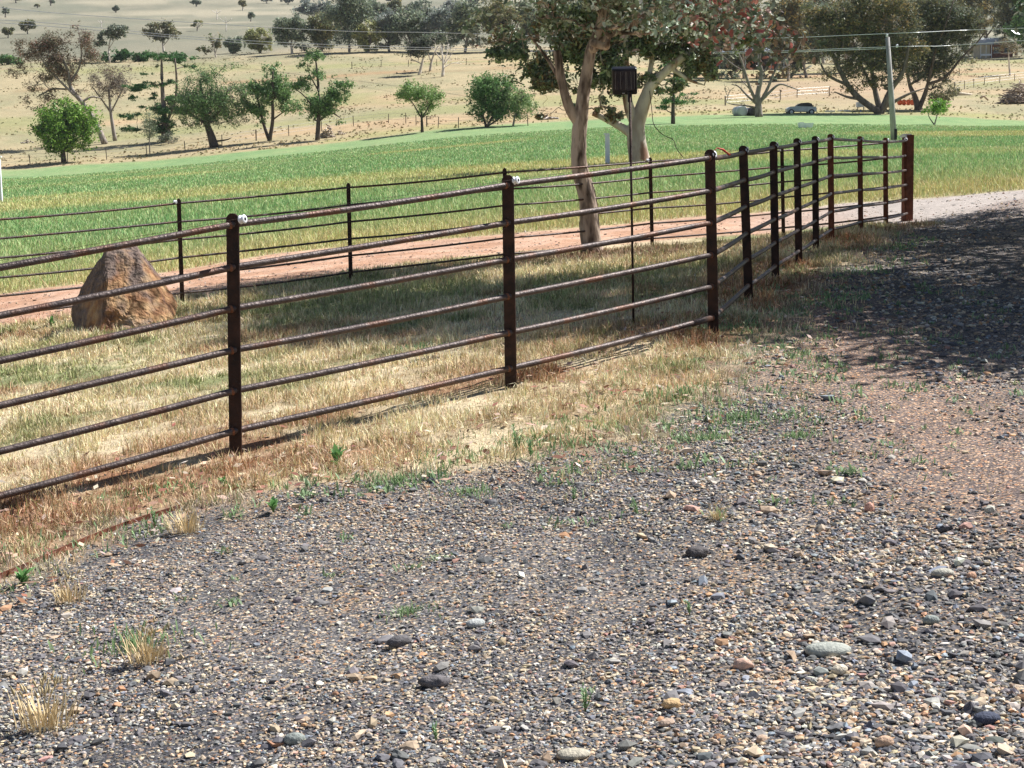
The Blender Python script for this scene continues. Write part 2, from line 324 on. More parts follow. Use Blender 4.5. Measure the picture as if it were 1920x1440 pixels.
def ground_mat():
    m, nt, out = newmat('ground_surface'); L = nt.links.new; p = nd(nt, 'ShaderNodeBsdfPrincipled'); L(p.outputs[0], out.inputs[0])
    p.inputs['Roughness'].default_value = .95; p.inputs['Specular IOR Level'].default_value = .15
    geo = nd(nt, 'ShaderNodeNewGeometry'); a = nd(nt, 'ShaderNodeAttribute', attribute_name='Col'); g = nd(nt, 'ShaderNodeAttribute', attribute_name='gravel')
    def N(s, d=5, ro=.6):
        n = nd(nt, 'ShaderNodeTexNoise'); n.inputs['Scale'].default_value = s; n.inputs['Detail'].default_value = d; n.inputs['Roughness'].default_value = ro; L(geo.outputs['Position'], n.inputs[0]); return n
    def rmp(n, a0, b0, c0, c1):
        r = nd(nt, 'ShaderNodeMapRange'); r.inputs['From Min'].default_value = a0; r.inputs['From Max'].default_value = b0; r.inputs['To Min'].default_value = c0; r.inputs['To Max'].default_value = c1; L(n, r.inputs['Value']); return r.outputs[0]
    def mul(c, f):
        mx = nd(nt, 'ShaderNodeMix', data_type='RGBA', blend_type='MULTIPLY'); mx.inputs[0].default_value = 1; L(c, mx.inputs[6]); L(f, mx.inputs[7]); return mx.outputs[2]
    c = mul(a.outputs['Color'], rmp(N(14,8,.7).outputs[0], .3,.7,.72,1.26))
    c = mul(c, rmp(N(.7,8,.75).outputs[0], .3,.7,.82,1.16))
    # gravel: close-set stones of mixed colour
    vo = nd(nt, 'ShaderNodeTexVoronoi'); vo.inputs['Scale'].default_value = 105; L(geo.outputs['Position'], vo.inputs['Vector'])
    hs = nd(nt, 'ShaderNodeSeparateColor'); L(vo.outputs['Color'], hs.inputs[0])
    r = nd(nt, 'ShaderNodeValToRGB'); r.color_ramp.interpolation = 'CONSTANT'; e = r.color_ramp.elements; e[0].position = 0; e[0].color = (.5,.5,.53,1); e[1].position = .3; e[1].color = (.85,.83,.85,1)
    for q, cc in [(.5,(1.2,1.1,1.0)),(.66,(.62,.6,.66)),(.78,(2.0,1.6,1.15)),(.88,(2.5,2.2,1.8)),(.95,(1.9,1.2,.75))]: x = e.new(q); x.color = (*cc,1)
    L(hs.outputs[0], r.inputs[0])
    gc = mul(a.outputs['Color'], r.outputs[0]); gc = mul(gc, rmp(vo.outputs['Distance'], .35,.75,1.05,.55)); gc = mul(gc, rmp(N(160,4,.7).outputs[0], .3,.7,.7,1.25))
    mx = nd(nt, 'ShaderNodeMix', data_type='RGBA'); L(g.outputs['Fac'], mx.inputs[0]); L(c, mx.inputs[6]); L(gc, mx.inputs[7]); L(mx.outputs[2], p.inputs['Base Color'])
    b1 = nd(nt, 'ShaderNodeBump'); b1.inputs['Strength'].default_value = .7; b1.inputs['Distance'].default_value = .012; L(N(60,6,.7).outputs[0], b1.inputs['Height'])
    b2 = nd(nt, 'ShaderNodeBump'); b2.inputs['Distance'].default_value = .5; b2.inputs['Strength'].default_value = .35; L(N(1.3,8,.7).outputs[0], b2.inputs['Height']); L(b1.outputs[0], b2.inputs['Normal']); L(b2.outputs[0], p.inputs['Normal'])
    return m
M_ground = ground_mat()
# ------------------------------------------------------------------ ground mesh, split by what it is
def build_ground():
    rr = np.concatenate([[.02], np.exp(np.linspace(math.log(.6), math.log(3), 24))[:-1], np.exp(np.linspace(math.log(3), math.log(30), 360))[:-1], np.exp(np.linspace(math.log(30), math.log(330), 170))[:-1], np.exp(np.linspace(math.log(330), math.log(2600), 60))])
    th = np.concatenate([np.linspace(-180,-24,50)[:-1], np.linspace(-24,24,420)[:-1], np.linspace(24,180,50)])
    t = np.radians(th); Rr, T = np.meshgrid(rr, t, indexing='ij'); X = (Rr*np.sin(T)).ravel(); Y = (Rr*np.cos(T)).ravel()
    Z = gh(X, Y); Z[:len(t)] = Z[:len(t)].mean()
    far = ss(120, 300, Y); Z = Z+far*(fbm(X*.02, Y*.02, 51)-.5)*2.2*ss(150,400,Y)
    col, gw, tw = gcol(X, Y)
    col = np.clip(col, .01, .9)
    n = len(t); i = np.arange(len(rr)-1)[:,None]; j = np.arange(n-1)[None]
    q = np.stack([i*n+j, i*n+j+1, (i+1)*n+j+1, (i+1)*n+j], -1).reshape(-1,4)[:,::-1]
    cx = X[q].mean(1); cy = Y[q].mean(1)
    _, gwf, twf = gcol(cx, cy); yt = np.interp(cx, t1[:,0], t1[:,1]); fe = fend(cx, cy)
    reg = np.zeros(len(q), int); bey = (cy > 17) & (cy > yt-.3); reg[bey] = 2; reg[bey & (cy > fe)] = 3; reg[cy > 310] = 4; reg[twf > .5] = 5; reg[gwf > .5] = 1
    V = np.stack([X, Y, Z], 1)
    for k, nm in enumerate(['lawn','gravel_driveway','paddock','dry_pasture','hillside','dirt_track']):
        f = q[reg == k]
        if not len(f): continue
        u, inv = np.unique(f, return_inverse=True); o = mk(nm, V[u], [inv.reshape(f.shape)], M_ground, None, col[u], True, {'gravel': gw[u]}); tag(o, kind='structure')
build_ground()
# ------------------------------------------------------------------ scattering
def inframe(P, m=40):
    d = P-CAM; z = d@Fw; px = 960+F*(d@RT)/z; py = 720-F*(d@UP)/z; return (z > 0) & (px > -m) & (px < 1920+m) & (py > -m) & (py < 1440+m), px, py
def sample(n, d0, d1, k=0, ang=.36):
    "ground positions between distances d0..d1, denser towards the viewer as k grows"
    u = rng.random(n)
    if k == 0: Y = np.sqrt(d0**2+u*(d1**2-d0**2))
    elif k == 1: Y = d0+u*(d1-d0)
    else: Y = d0*(d1/d0)**u
    X = (rng.random(n)*2-1)*ang*Y; return X, Y
def blades(name, X, Y, h, w, col, lean=.5, lbl=None, zoff=-.004, droop=.0):
    n = len(X); Z = gh(X, Y)+zoff; a = rng.random(n)*2*math.pi; L = lean*(rng.random(n)**.8)*h; b = rng.random(n)*2*math.pi
    P = np.stack([X, Y, Z], 1); side = np.stack([np.cos(a), np.sin(a), 0*a], 1)*w[:,None]*.5; ln = np.stack([np.cos(b)*L, np.sin(b)*L, 0*a], 1)
    up = np.zeros((n,3)); up[:,2] = np.sqrt(np.maximum(h**2-L**2, (h*.15)**2))
    m = P+ln*.32+up*.58; t = P+ln+up*(1-droop)
    V = np.stack([P-side, P+side, m+side*.8, m-side*.8, t], 1).reshape(-1,3); k = np.arange(n)[:,None]*5
    C = np.repeat(col, 5, axis=0); C[4::5] *= 1.08
    o = mk(name, V, [k+A([[0,1,2,3]]), k+A([[3,2,4]])], M_blade, None, np.clip(C, .005, .9)); return o
def jitter_col(c, s=.22, hue=.06):
    n = len(c); return c*(1+s*rng.normal(size=(n,1))).clip(.45,1.7)*(1+hue*rng.normal(size=(n,3)))
# lawn of short dry grass
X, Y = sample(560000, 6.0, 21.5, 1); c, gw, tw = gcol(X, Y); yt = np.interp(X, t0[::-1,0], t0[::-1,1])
clump = fbm(X*5, Y*5, 61, 3)
keep = (rng.random(len(X)) > gw*1.08+ss(0,.3,tw)*.97) & (Y < yt+.9) & (rng.random(len(X)) < .24+1.3*ss(.38,.58,clump))
X, Y, c, cl = X[keep], Y[keep], c[keep], clump[keep]; n = len(X)
h = (.022+.05*rng.random(n)**1.6)*(.6+.9*ss(.4,.7,cl))*(1+.35*ss(11,18,Y)); w = np.maximum(.0042, .00050*Y)*(.7+.7*rng.random(n))
g = rng.random(n); cc = c*1.15; gm = g < .13; cc[gm] = cc[gm]*.45+A([.12,.19,.05])*.6
pale = g > .72; cc[pale] = cc[pale]*.45+A([.58,.49,.32])*.58
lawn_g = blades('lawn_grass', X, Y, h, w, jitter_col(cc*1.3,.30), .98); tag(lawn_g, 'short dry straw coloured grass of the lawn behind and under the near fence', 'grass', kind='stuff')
# paddock grass
X, Y = sample(430000, 22.5, 150, 2); c, gw, tw = gcol(X, Y); yt = np.interp(X, t1[:,0], t1[:,1]); fe = fend(X, Y)
keep = (Y > yt-.15) & (Y < fe) & (rng.random(len(X)) > np.maximum(gw, tw)*1.2); X, Y, c = X[keep], Y[keep], c[keep]; n = len(X)
h = (.07+.14*rng.random(n))*(1-.35*ss(40,120,Y))*(.75+.5*fbm(X*.7,Y*.7,62)); h *= ss(-.3,1.5,Y-np.interp(X, t1[:,0], t1[:,1]))*.6+.4
w = np.maximum(.006, .00050*Y)
g = rng.random(n); cc = c*1.05; d = (g > .74-.34*np.exp(-(Y-24)/9)); cc[d] = cc[d]*.5+A([.50,.44,.24])*.5; d = g < .22; cc[d] *= A([.75,.95,.8])
pg = blades('paddock_grass', X, Y, h, w, jitter_col(cc*1.4,.17), .65); tag(pg, 'tall green and straw coloured grass growing across the paddock', 'grass', kind='stuff')
# low clumps of weeds and rank grass on the dry pasture
X, Y = sample(60000, 150, 330, 0, .36); fe = fend(X, Y); cn = fbm(X*.25, Y*.12, 65)*.6+fbm(X*1.1, Y*1.1, 66)*.4
k = (Y > fe+.5) & (rng.random(len(X)) < ss(.50,.66,cn)+.35*np.exp(-((Y-fe-5)/6)**2)); X, Y = X[k], Y[k]; n = len(X); c, _, _ = gcol(X, Y)
pc = A([[.26,.27,.14],[.38,.33,.19],[.22,.22,.12],[.30,.20,.12],[.50,.42,.27]])[rng.integers(0,5,n)]; h = .10+.16*rng.random(n)
Zo = ss(120,300,Y)*(fbm(X*.02, Y*.02, 51)-.5)*2.2*ss(150,400,Y)
pt = blades('pasture_weeds', X, Y, h, .16+.22*rng.random(n), jitter_col(c*.65+pc*.4,.1), .9, zoff=Zo-.02); tag(pt, 'scattered low weeds and rank tufts across the dry pasture beyond the paddock', 'weeds', kind='stuff')
# weeds and dry wisps along the drive's edge
X, Y = sample(230000, 4.5, 24, 1); gd = pdist(GRAV, X, Y); nz = fbm(X*1.7, Y*1.7, 71); sp = fbm(X*6, Y*6, 72, 3)
keep = (gd > -.75) & (gd < .45+1.3*ss(.45,.65,nz)) & (sp > .47+.14*ss(0,1.1,gd)) & (X < 4.7) & (rng.random(len(X)) < .8-.62*ss(.0,1.0,gd)*.9) & ~((Y < 7) & (gd > .25) & (X < .2))
X, Y, nz, sp = X[keep], Y[keep], nz[keep], sp[keep]; n = len(X)
green = rng.random(n) < np.clip(ss(.42,.58,fbm(X*2.3+4, Y*2.3, 73))*.8+.35*np.exp(-((X-.9)/1.2)**2-((Y-8.3)/1.6)**2), 0, .92)
cc = np.where(green[:,None], A([[.20,.30,.14]]), A([[.58,.45,.28]])); h = np.where(green, .022+.04*rng.random(n)**1.5, .015+.045*rng.random(n)**1.5)
eg = blades('verge_weeds', X, Y, h, np.where(green, 1.5, 1.)*np.maximum(.0045,.00055*Y), jitter_col(cc*1.25,.2), 1.0); tag(eg, 'patchy green weeds and dry wisps between the fence and the gravel', 'weeds', kind='stuff')
# gravel stones (geometry, not counted)
ico = []
def icos(sub):
    bm = bmesh.new(); bmesh.ops.create_icosphere(bm, subdivisions=sub, radius=1); V = A([v.co[:] for v in bm.verts]); Fc = A([[v.index for v in f.verts] for f in bm.faces]); bm.free(); return V, Fc
I1 = icos(1); I2 = icos(2); I3 = icos(3)
PAL = A([[.145,.14,.145],[.12,.12,.13],[.205,.195,.195],[.27,.255,.245],[.46,.36,.25],[.55,.45,.33],[.47,.28,.16],[.62,.58,.50],[.24,.27,.31],[.36,.34,.32],[.45,.27,.22],[.33,.24,.17]])
PW = A([.15,.12,.13,.08,.15,.12,.05,.08,.06,.07,.015,.03]); PW = PW/PW.sum()
def stones(name, X, Y, r, base=I1, flat=.6, jit=.27, pal=None, sink=.25, ang=.9):
    n = len(X); V, Fc = base; m = len(V); Z = gh(X, Y)
    sc = np.stack([r*(.8+.7*rng.random(n)), r*(.6+.4*rng.random(n)), r*(flat*(.6+.6*rng.random(n)))], 1)
    U = V[None]*(1+jit*rng.normal(size=(n,m,1)))*sc[:,None]; a = rng.random(n)*6.283; ca, sa = np.cos(a)[:,None], np.sin(a)[:,None]
    ta = (rng.random(n)-.5)*ang; ct, st = np.cos(ta)[:,None], np.sin(ta)[:,None]
    x, y, z = U[...,0], U[...,1], U[...,2]; y, z = y*ct-z*st, y*st+z*ct; x, y = x*ca-y*sa, x*sa+y*ca
    P = np.stack([x+X[:,None], y+Y[:,None], z+(Z+sc[:,2]*(1-2*sink))[:,None]], -1).reshape(-1,3)
    ci = rng.choice(len(PAL), n, p=PW) if pal is None else pal; c = jitter_col(PAL[ci], .15, .03)
    return mk(name, P, [(Fc[None]+(np.arange(n)*m)[:,None,None]).reshape(-1,3)], M_peb, None, np.clip(np.repeat(c, m, 0), .02, .8), False)
X1, Y1 = sample(150000, 3.3, 8.2, 1, .34); X2, Y2 = sample(52000, 8.2, 27, 2, .36); X3, Y3 = sample(1500, 3.3, 12, 2, .34)
X = np.concatenate([X1, X2, X3]); Y = np.concatenate([Y1, Y2, Y3])
r = np.concatenate([.0030+.0058*rng.random(len(X1))**2.6, .0058+.0085*rng.random(len(X2))**2.5, .009+.014*rng.random(len(X3))**2])
gd = pdist(GRAV, X, Y); band = np.exp(-((X-(1.9+.03*(Y-6)))/.58)**2)*ss(4.4,5.8,Y); cl = fbm(X*1.3, Y*1.3, 81)
keep = (gd+.4*(fbm(X*2.2, Y*2.2, 12)-.5) > -.1+.15*rng.random(len(X))) & (rng.random(len(X)) > band*.93) & (rng.random(len(X)) < .30+.95*ss(.38,.58,cl)); X, Y, r = X[keep], Y[keep], r[keep]
r = r*(1+.45*ss(.2,1.4,X/np.maximum(Y,1)*6))
gs = stones('gravel', X, Y, r); tag(gs, 'loose mixed grey, tan and white gravel spread over the driveway', 'gravel', kind='stuff')
# stray stones on the red track
X, Y = sample(9000, 17, 27, 1, .40); td = pdist(TRK, X, Y); k = (td > -.2) & (rng.random(len(X)) < .35+.5*(fbm(X,Y*2,97) > .5)); X, Y = X[k], Y[k]
o = stones('track_stones', X, Y, .007+.014*rng.random(len(X))**2.5, pal=np.array([3,4,5,9,10,11])[rng.integers(0,6,len(X))]); tag(o, 'small stones strewn along the red dirt track', 'stones', kind='stuff')
# crumbly dark clods of asphalt in the gravel
X, Y = sample(260, 3.5, 7, 1, .33); gd = pdist(GRAV, X, Y); k = (gd > .3) & (fbm(X*1.1, Y*1.1, 83) > .5); X, Y = X[k], Y[k]
o = stones('clods', X, Y, .010+.014*rng.random(len(X)), I2, .55, .16, np.zeros(len(X), int), .35); tag(o, 'dark crumbly clods scattered through the gravel', 'clods', kind='stuff')
# leaf litter
X, Y = sample(26000, 5.5, 21, 1, .36); gd = pdist(GRAV, X, Y); wt = np.exp(-((gd+.5)/.8)**2)+.9*np.exp(-((X-1.2)/1.6)**2-((Y-19.8)/1.0)**2)
k = (rng.random(len(X)) < wt*.5) & (gd < .5); X, Y = X[k], Y[k]; n = len(X)
def flakes(name, P, size, c, mat, tilt=.5, asp=.4):
    n = len(P); a = rng.random(n)*6.283; u = np.stack([np.cos(a), np.sin(a), rng.normal(size=n)*tilt*.5], 1); v = np.stack([-np.sin(a), np.cos(a), rng.normal(size=n)*tilt], 1)
    u *= size[:,None]; v *= size[:,None]*asp; V = np.stack([P-u, P+v*.9-u*.1, P+u, P-v*.9+u*.1], 1).reshape(-1,3)
    return mk(name, V, [np.arange(n)[:,None]*4+A([[0,1,2,3]])], mat, None, np.clip(np.repeat(c, 4, 0), .01, .85))
P = np.stack([X, Y, gh(X, Y)+.012+.02*rng.random(n)], 1); pc = A([[.42,.28,.20],[.50,.40,.28],[.30,.14,.10],[.58,.48,.38],[.24,.12,.08]])[rng.integers(0,5,n)]
ll = flakes('leaf_litter', P, .012+.022*rng.random(n), jitter_col(pc), M_blade); tag(ll, 'fallen gum leaves littering the grass beside the fence', 'leaf litter', kind='stuff')
# ------------------------------------------------------------------ fences
H_ = 1.2; RH = A([1.145,.935,.73,.523,.318,.115])
def plate(b, t, w, th, ang, clip=.022):
    "flat bar post with clipped top corners from base b to top t"
    ax = t-b; u = A([math.cos(ang), math.sin(ang), 0])*w/2; v = A([-math.sin(ang), math.cos(ang), 0])*th/2
    pr = [(-1,-.06),(1,-.06)]; L = np.linalg.norm(ax); k = clip/L
    prof = [(-1,0),(1,0),(1,1-k),(1-clip*2/w*.45,1-k*.35),(.35,1),(-.35,1),(-1+clip*2/w*.45,1-k*.35),(-1,1-k)]
    Vf = [b+u*x+ax*(y if y else -.1) for x, y in prof]; n = len(prof)
    V = A([p-v for p in Vf]+[p+v for p in Vf]); Q = A([[i,(i+1)%n,n+(i+1)%n,n+i] for i in range(n)])
    return V, [Q, np.arange(n)[None,::-1], n+np.arange(n)[None]]
def post_mesh(name, b, t, w, th, ang, mat, par, off, clip=.022):
    m = MB(); m.add(*plate(b, t, w, th, ang, clip)); o = m.build(name, mat, par, off); bv = o.modifiers.new('bev','BEVEL'); bv.width = .0025; bv.segments = 2; return o
def reel(c, ax, mat, par, off, r=.023, L=.033):
    ax = A(ax, float); ax /= np.linalg.norm(ax); m = MB()
    V, F_ = lathe(c, ax, [(-.5*L,.007),(-.5*L,r*.8),(-.36*L,r),(-.24*L,r*.95),(-.14*L,r*.55),(.14*L,r*.55),(.24*L,r*.95),(.36*L,r),(.5*L,r*.8),(.5*L,.007)], 20)
    m.add(V, F_); o = m.build('insulator', mat, par, off, True)
    h = MB(); h.add(*lathe(c, ax, [(-.53*L,.0004),(-.53*L,.0085),(.53*L,.0085),(.53*L,.0004)], 12)); b = h.build('bolt', M_blackpl, o, off); return o
def lathe(c, ax, prof, n=16):
    ax = A(ax, float); ax /= np.linalg.norm(ax); ref = A([0,0,1.]) if abs(ax[2]) < .9 else A([1.,0,0]); b = np.cross(ax, ref); b /= np.linalg.norm(b); d = np.cross(b, ax)
    a = np.arange(n)/n*2*math.pi; V = A([c+ax*z+r*(math.cos(t)*b+math.sin(t)*d) for z, r in prof for t in a]); m = len(prof)
    i = np.arange(m-1)[:,None]; j = np.arange(n)[None]; q = np.stack([i*n+j, i*n+(j+1)%n, (i+1)*n+(j+1)%n, (i+1)*n+j], -1).reshape(-1,4)
    return V, [q, np.arange(n)[None,::-1], (m-1)*n+np.arange(n)[None]]
def fence(root, posts, rail_r, pw, pth, ang, matf, sag=.004, ext_l=None, sides=10):
    off = root.location[:]
    axes = [(A(b), A(t)) for b, t in posts]
    for i, (b, t) in enumerate(axes):
        if i == 0 and ext_l: continue
        b2 = b.copy(); g = gh([b[0]],[b[1]])[0]
        post_mesh('post', A([b[0],b[1],min(b[2],g)-.0]), t, pw if not callable(pw) else pw(i), pth, ang(i), matf(i), root, off)
    rails = []
    for h in RH:
        P = [b+(t-b)*(h/H_) for b, t in axes]; pts = []
        for i in range(len(P)-1):
            for s in np.linspace(0,1,9)[:-1]:
                q = P[i]*(1-s)+P[i+1]*s; q = q+A([0,0,-sag*4*s*(1-s)*(1+.6*math.sin(i*3.1+h*9))]); pts.append(q)
        pts.append(P[-1]); m = MB(); V, F_ = tube(pts, rail_r, sides); m.add(V, F_); rails.append(m.build('rail', M_rail, root, off, True)); 
    return axes
fb = [(at(bx,by,D), at(tx,ty,D)) for tx,ty,bx,by,D in FP]
p0b = at(-215,1034,6.95); p0t = at(-240,520,6.95); p00b = at(-1150,1330,5.9); p00t = at(-1180,740,5.9)
front = [(p0b,p0t)]+fb
rootF = thing('rail_fence', 'near dark steel fence of six round rails curving along the gravel driveway', 'fence', tuple(fb[0][0]))
def angF(i): return math.radians(-14) if i < 4 else math.radians([-14,-16,-14,-12,-10,12,8,6][min(i-4,7)])
def matF(i): return M_rust_sunlit if i in (8,9,10,11) else M_rustpost  # browner steel on the far posts paints in the sunlight on their faces
axF = fence(rootF, front[:-1]+[front[-1]], .0172, lambda i: .068 if i < 11 else .068, .011, angF, matF, .006)
# end strainer: square box post with a galvanised cap
bE, tE = fb[-1]; offE = rootF.location[:]
m = MB(); c = (bE+tE)/2+A([.035,.06,0]); m.add(*box(c, .12, .12, np.linalg.norm(tE-bE)+.06, rz(math.radians(20)))); o = m.build('post', M_rust_sunlit, rootF, offE); o['label'] = 'thick square rusty end post'
m = MB(); m.add(*box(tE+A([.035,.06,.012]), .135, .135, .03, rz(math.radians(20)))); m.add(*box(tE+A([.035,.06,.036]), .10, .10, .02, rz(math.radians(20)))); m.build('post_cap', M_galv, rootF, offE)
# weld collars where rails pass the near posts, pipe joint sleeve
for i in range(1, 6):
    b, t = axF[i]
    for h in RH:
        p = b+(t-b)*(h/H_); d = (axF[i][0]-axF[i-1][0]); d /= np.linalg.norm(d); m = MB()
        m.add(*lathe(p-d*.012, -d, [(0,.021),(.004,.0205),(.010,.019),(.013,.0175)], 10)); m.build('weld', M_weld, rootF, offE, True)
a_, b_ = [bb+(tt-bb)*(RH[5]/H_) for bb, tt in (axF[2], axF[3])]; d = b_-a_; m = MB(); m.add(*tube([a_+d*.885-A([0,0,.006]), a_+d*.985], .0215, 12)); m.build('pipe_sleeve', M_rail, rootF, offE, True)
# reels of white insulators on the top rail
insF = []
for i in range(1, 12):
    b, t = axF[i]; nx = axF[i+1][0] if i < 11 else axF[i][0]+(axF[i][0]-axF[i-1][0]); d = nx-b; d /= np.linalg.norm(d)
    if i == 11: d = -d
    p = b+(t-b)*(1.165/H_)+d*.05+A([.01,-.036,.0]); insF.append(p)
    reel(p, (d[0]*.9+.5,-.75+d[1]*.2,.15) if i > 1 else (.95,-.45,.15), M_white, rootF, offE)
w = MB(); pts = []
allp = [axF[0][0]+(axF[0][1]-axF[0][0])*(1.17/H_)]+insF
w.add(*tube(A(allp)+A([0,0,.006]), .0009, 5)); w.build('electric_wire', M_rustpost, rootF, offE, True)
# fence along the far side of the lawn, meeting the end post
bb = [(at(bx,by,D), at(tx,ty,D)) for tx,ty,bx,by,D in BP]
s0 = (at(-10,612,17.2), at(-18,402,17.2)); s00 = (at(-420,655,16.1), at(-430,432,16.1))
end = (fb[-1][0]+A([.02,.06,0]), fb[-1][1]+A([.02,.06,0]))
mid = (at(1583,429,22.6), at(1581,268,22.6))
back = [s00,(at(-60,617,17.0), at(-68,406,17.0))]+bb+[end]
rootB = thing('rail_fence', 'thinner dark steel rail fence between the lawn and the red dirt track', 'fence', tuple(bb[0][0]))
fence(rootB, back, .0125, .050, .010, lambda i: math.radians(-5), lambda i: M_rustpost, .012, sides=8)
rb = rootB.location[:]
for i in (2,5,6):
    b, t = back[i]; reel(b+(t-b)*(1.16/H_)+A([-.035,-.03,0]), (1,-.3,0), M_white, rootB, rb, .022, .03)
# clip lead with red clamp near the third post, and the trailing lead to the energiser
p = at(1352,287,10.6); m = MB(); m.add(*tube([at(1338,283,10.45), at(1345,277,10.5), at(1355,280,10.55), at(1370,290,10.7)], .0022, 6)); 
rc = thing('clamp_lead', 'red crocodile clamp and short lead gripping the top rail beside an insulator', 'clamp', tuple(p)); m.build('lead', M_redpl, rc, tuple(p), True)
m = MB(); m.add(*tube([at(1345,277,10.5), at(1356,281,10.58), at(1368,291,10.7)], [.003,.008,.004], 8)); m.build('clamp', M_redpl, rc, tuple(p), True)
m = MB(); m.add(*tube(smooth_path([at(1218,170,12.0), at(1222,205,12.0), at(1226,233,11.9), at(1242,252,11.8), at(1262,262,11.7), at(1268,278,11.5), at(1280,294,11.3)], 5), .0028, 6)); o = m.build('lead_wire', M_rustpost, None, (0,0,0), True); tag(o, 'thin kinked dark wire hanging from the gum leaves down to the top rail', 'wire')
# rusty steel edging strip
pts = [gp(x, y) for x, y in [(-60,1106),(0,1086),(60,1062),(130,1030),(200,1001),(270,976),(340,955)]]; V = []; 
for p in pts: V += [p+A([0,0,-.03]), p+A([0,0,.022]), p+A([-.003,.004,.022]), p+A([-.003,.004,-.03])]
n = len(pts); Fq = [[i*4+k, (i+1)*4+k, (i+1)*4+(k+1)%4, i*4+(k+1)%4] for i in range(n-1) for k in range(4)]
o = mk('steel_edging', A(V), [A(Fq), A([[0,1,2,3]]), A([[(n-1)*4+3,(n-1)*4+2,(n-1)*4+1,(n-1)*4]])], M_rust_sunlit); tag(o, 'thin rusty steel edging strip between dry grass and gravel', 'garden edging')
# ------------------------------------------------------------------ solar energiser on its stake
gpole = gp(1188,606); D = gpole[1]
rs = thing('solar_energiser', 'black solar fence energiser on a tall thin black stake behind the near fence', 'energiser', tuple(gpole)); off = tuple(gpole)
m = MB(); m.add(*tube([gpole-A([0,0,.15]), at(1181,172,D)], .0085, 8)); m.build('stake', M_rustpost, rs, off, True)
cb = at(1171,151,D); tilt = math.radians(28); Rm = rz(math.radians(-6))@A([[1,0,0],[0,math.cos(tilt),-math.sin(tilt)],[0,math.sin(tilt),math.cos(tilt)]])
s = D/F; 
m = MB(); m.add(*box(cb, 46*s, .055, 52*s, Rm)); o = m.build('housing', M_blackpl, rs, off); bv = o.modifiers.new('b','BEVEL'); bv.width = .012; bv.segments = 4
def loc(x, y, z): return cb+Rm@A([x*46*s, y, z*52*s])
m = MB(); m.add(*box(loc(.0,-.0295,.07), 46*s*.84, .006, 52*s*.76, Rm)); pn = m.build('solar_panel', M_cell, rs, off)
m = MB()
for x in (-.36,-.15,.05,.10,.27,.40): m.add(*box(loc(x,-.0338,.07), .0011, .0011, 52*s*.66, Rm))
m.build('conductor_line', M_silver, pn, off)
m = MB(); m.add(*box(loc(-.05,-.031,-.42), .018, .006, .006, Rm)); m.build('switch', M_silver, rs, off); m = MB(); m.add(*box(loc(.2,-.031,-.42), .02, .006, .006, Rm)); m.build('switch', M_silver, rs, off)
m = MB(); m.add(*box(at(1181,182,D)+A([0,.01,0]), .03, .03, .07)); m.build('bracket', M_blackpl, rs, off)
# ------------------------------------------------------------------ boulder
gb = gp(238,612); D = gb[1]
def B(px, py, dd): return at(px, py, D+dd)
pts = [B(204,462,.36),B(256,460,.40),B(200,470,.18),B(262,474,.20),B(225,464,.50),B(186,492,.30),B(165,520,.38),B(148,560,.34),B(137,588,.36),B(138,622,.30),
       B(190,622,-.44),B(236,624,-.46),B(285,614,-.40),B(325,602,-.18),B(331,585,.1),B(332,572,.2),B(300,525,.25),B(281,494,.28),B(206,560,-.24),B(300,560,-.02),B(318,582,-.02),
       B(150,600,.55),B(235,600,.75),B(320,590,.6),B(240,480,.55),B(204,515,.0),B(258,515,.08)]
bm = bmesh.new(); [bm.verts.new(Vector(p-gb)) for p in pts]; r_ = bmesh.ops.convex_hull(bm, input=bm.verts[:]); bmesh.ops.delete(bm, geom=[v for v in bm.verts if not v.link_faces], context='VERTS')
bmesh.ops.triangulate(bm, faces=bm.faces[:]); bmesh.ops.subdivide_edges(bm, edges=bm.edges[:], cuts=9, use_grid_fill=True); bmesh.ops.triangulate(bm, faces=bm.faces[:])
for it in range(0): bmesh.ops.smooth_vert(bm, verts=bm.verts[:], factor=.3, use_axis_x=True, use_axis_y=True, use_axis_z=True)
bm.normal_update(); co = A([v.co[:] for v in bm.verts]); nn = A([v.normal[:] for v in bm.verts])
dsp = .036*(fbm(co[:,0]*4+co[:,1]*2, co[:,2]*4+co[:,1]*3, 91)-.5)*2+.030*np.abs(fbm(co[:,0]*11+co[:,1]*7, co[:,2]*9-co[:,0]*4, 92)-.5)*2
dx = co[:,0]-(B(232,560,0)-gb)[0]; dsp = dsp-.035*np.exp(-((dx-.12*np.sin(co[:,2]*6))/.035)**2)*ss(.55,.2,co[:,2])*(nn[:,1] < -.2)
co = co+nn*dsp[:,None]; Fc = A([[v.index for v in f.verts] for f in bm.faces]); bm.free()
o = mk('boulder', co, [Fc], M_boulder, None, None, False); o.location = tuple(gb); tag(o, 'large orange brown boulder with a flat top, standing on the lawn at the left', 'boulder')
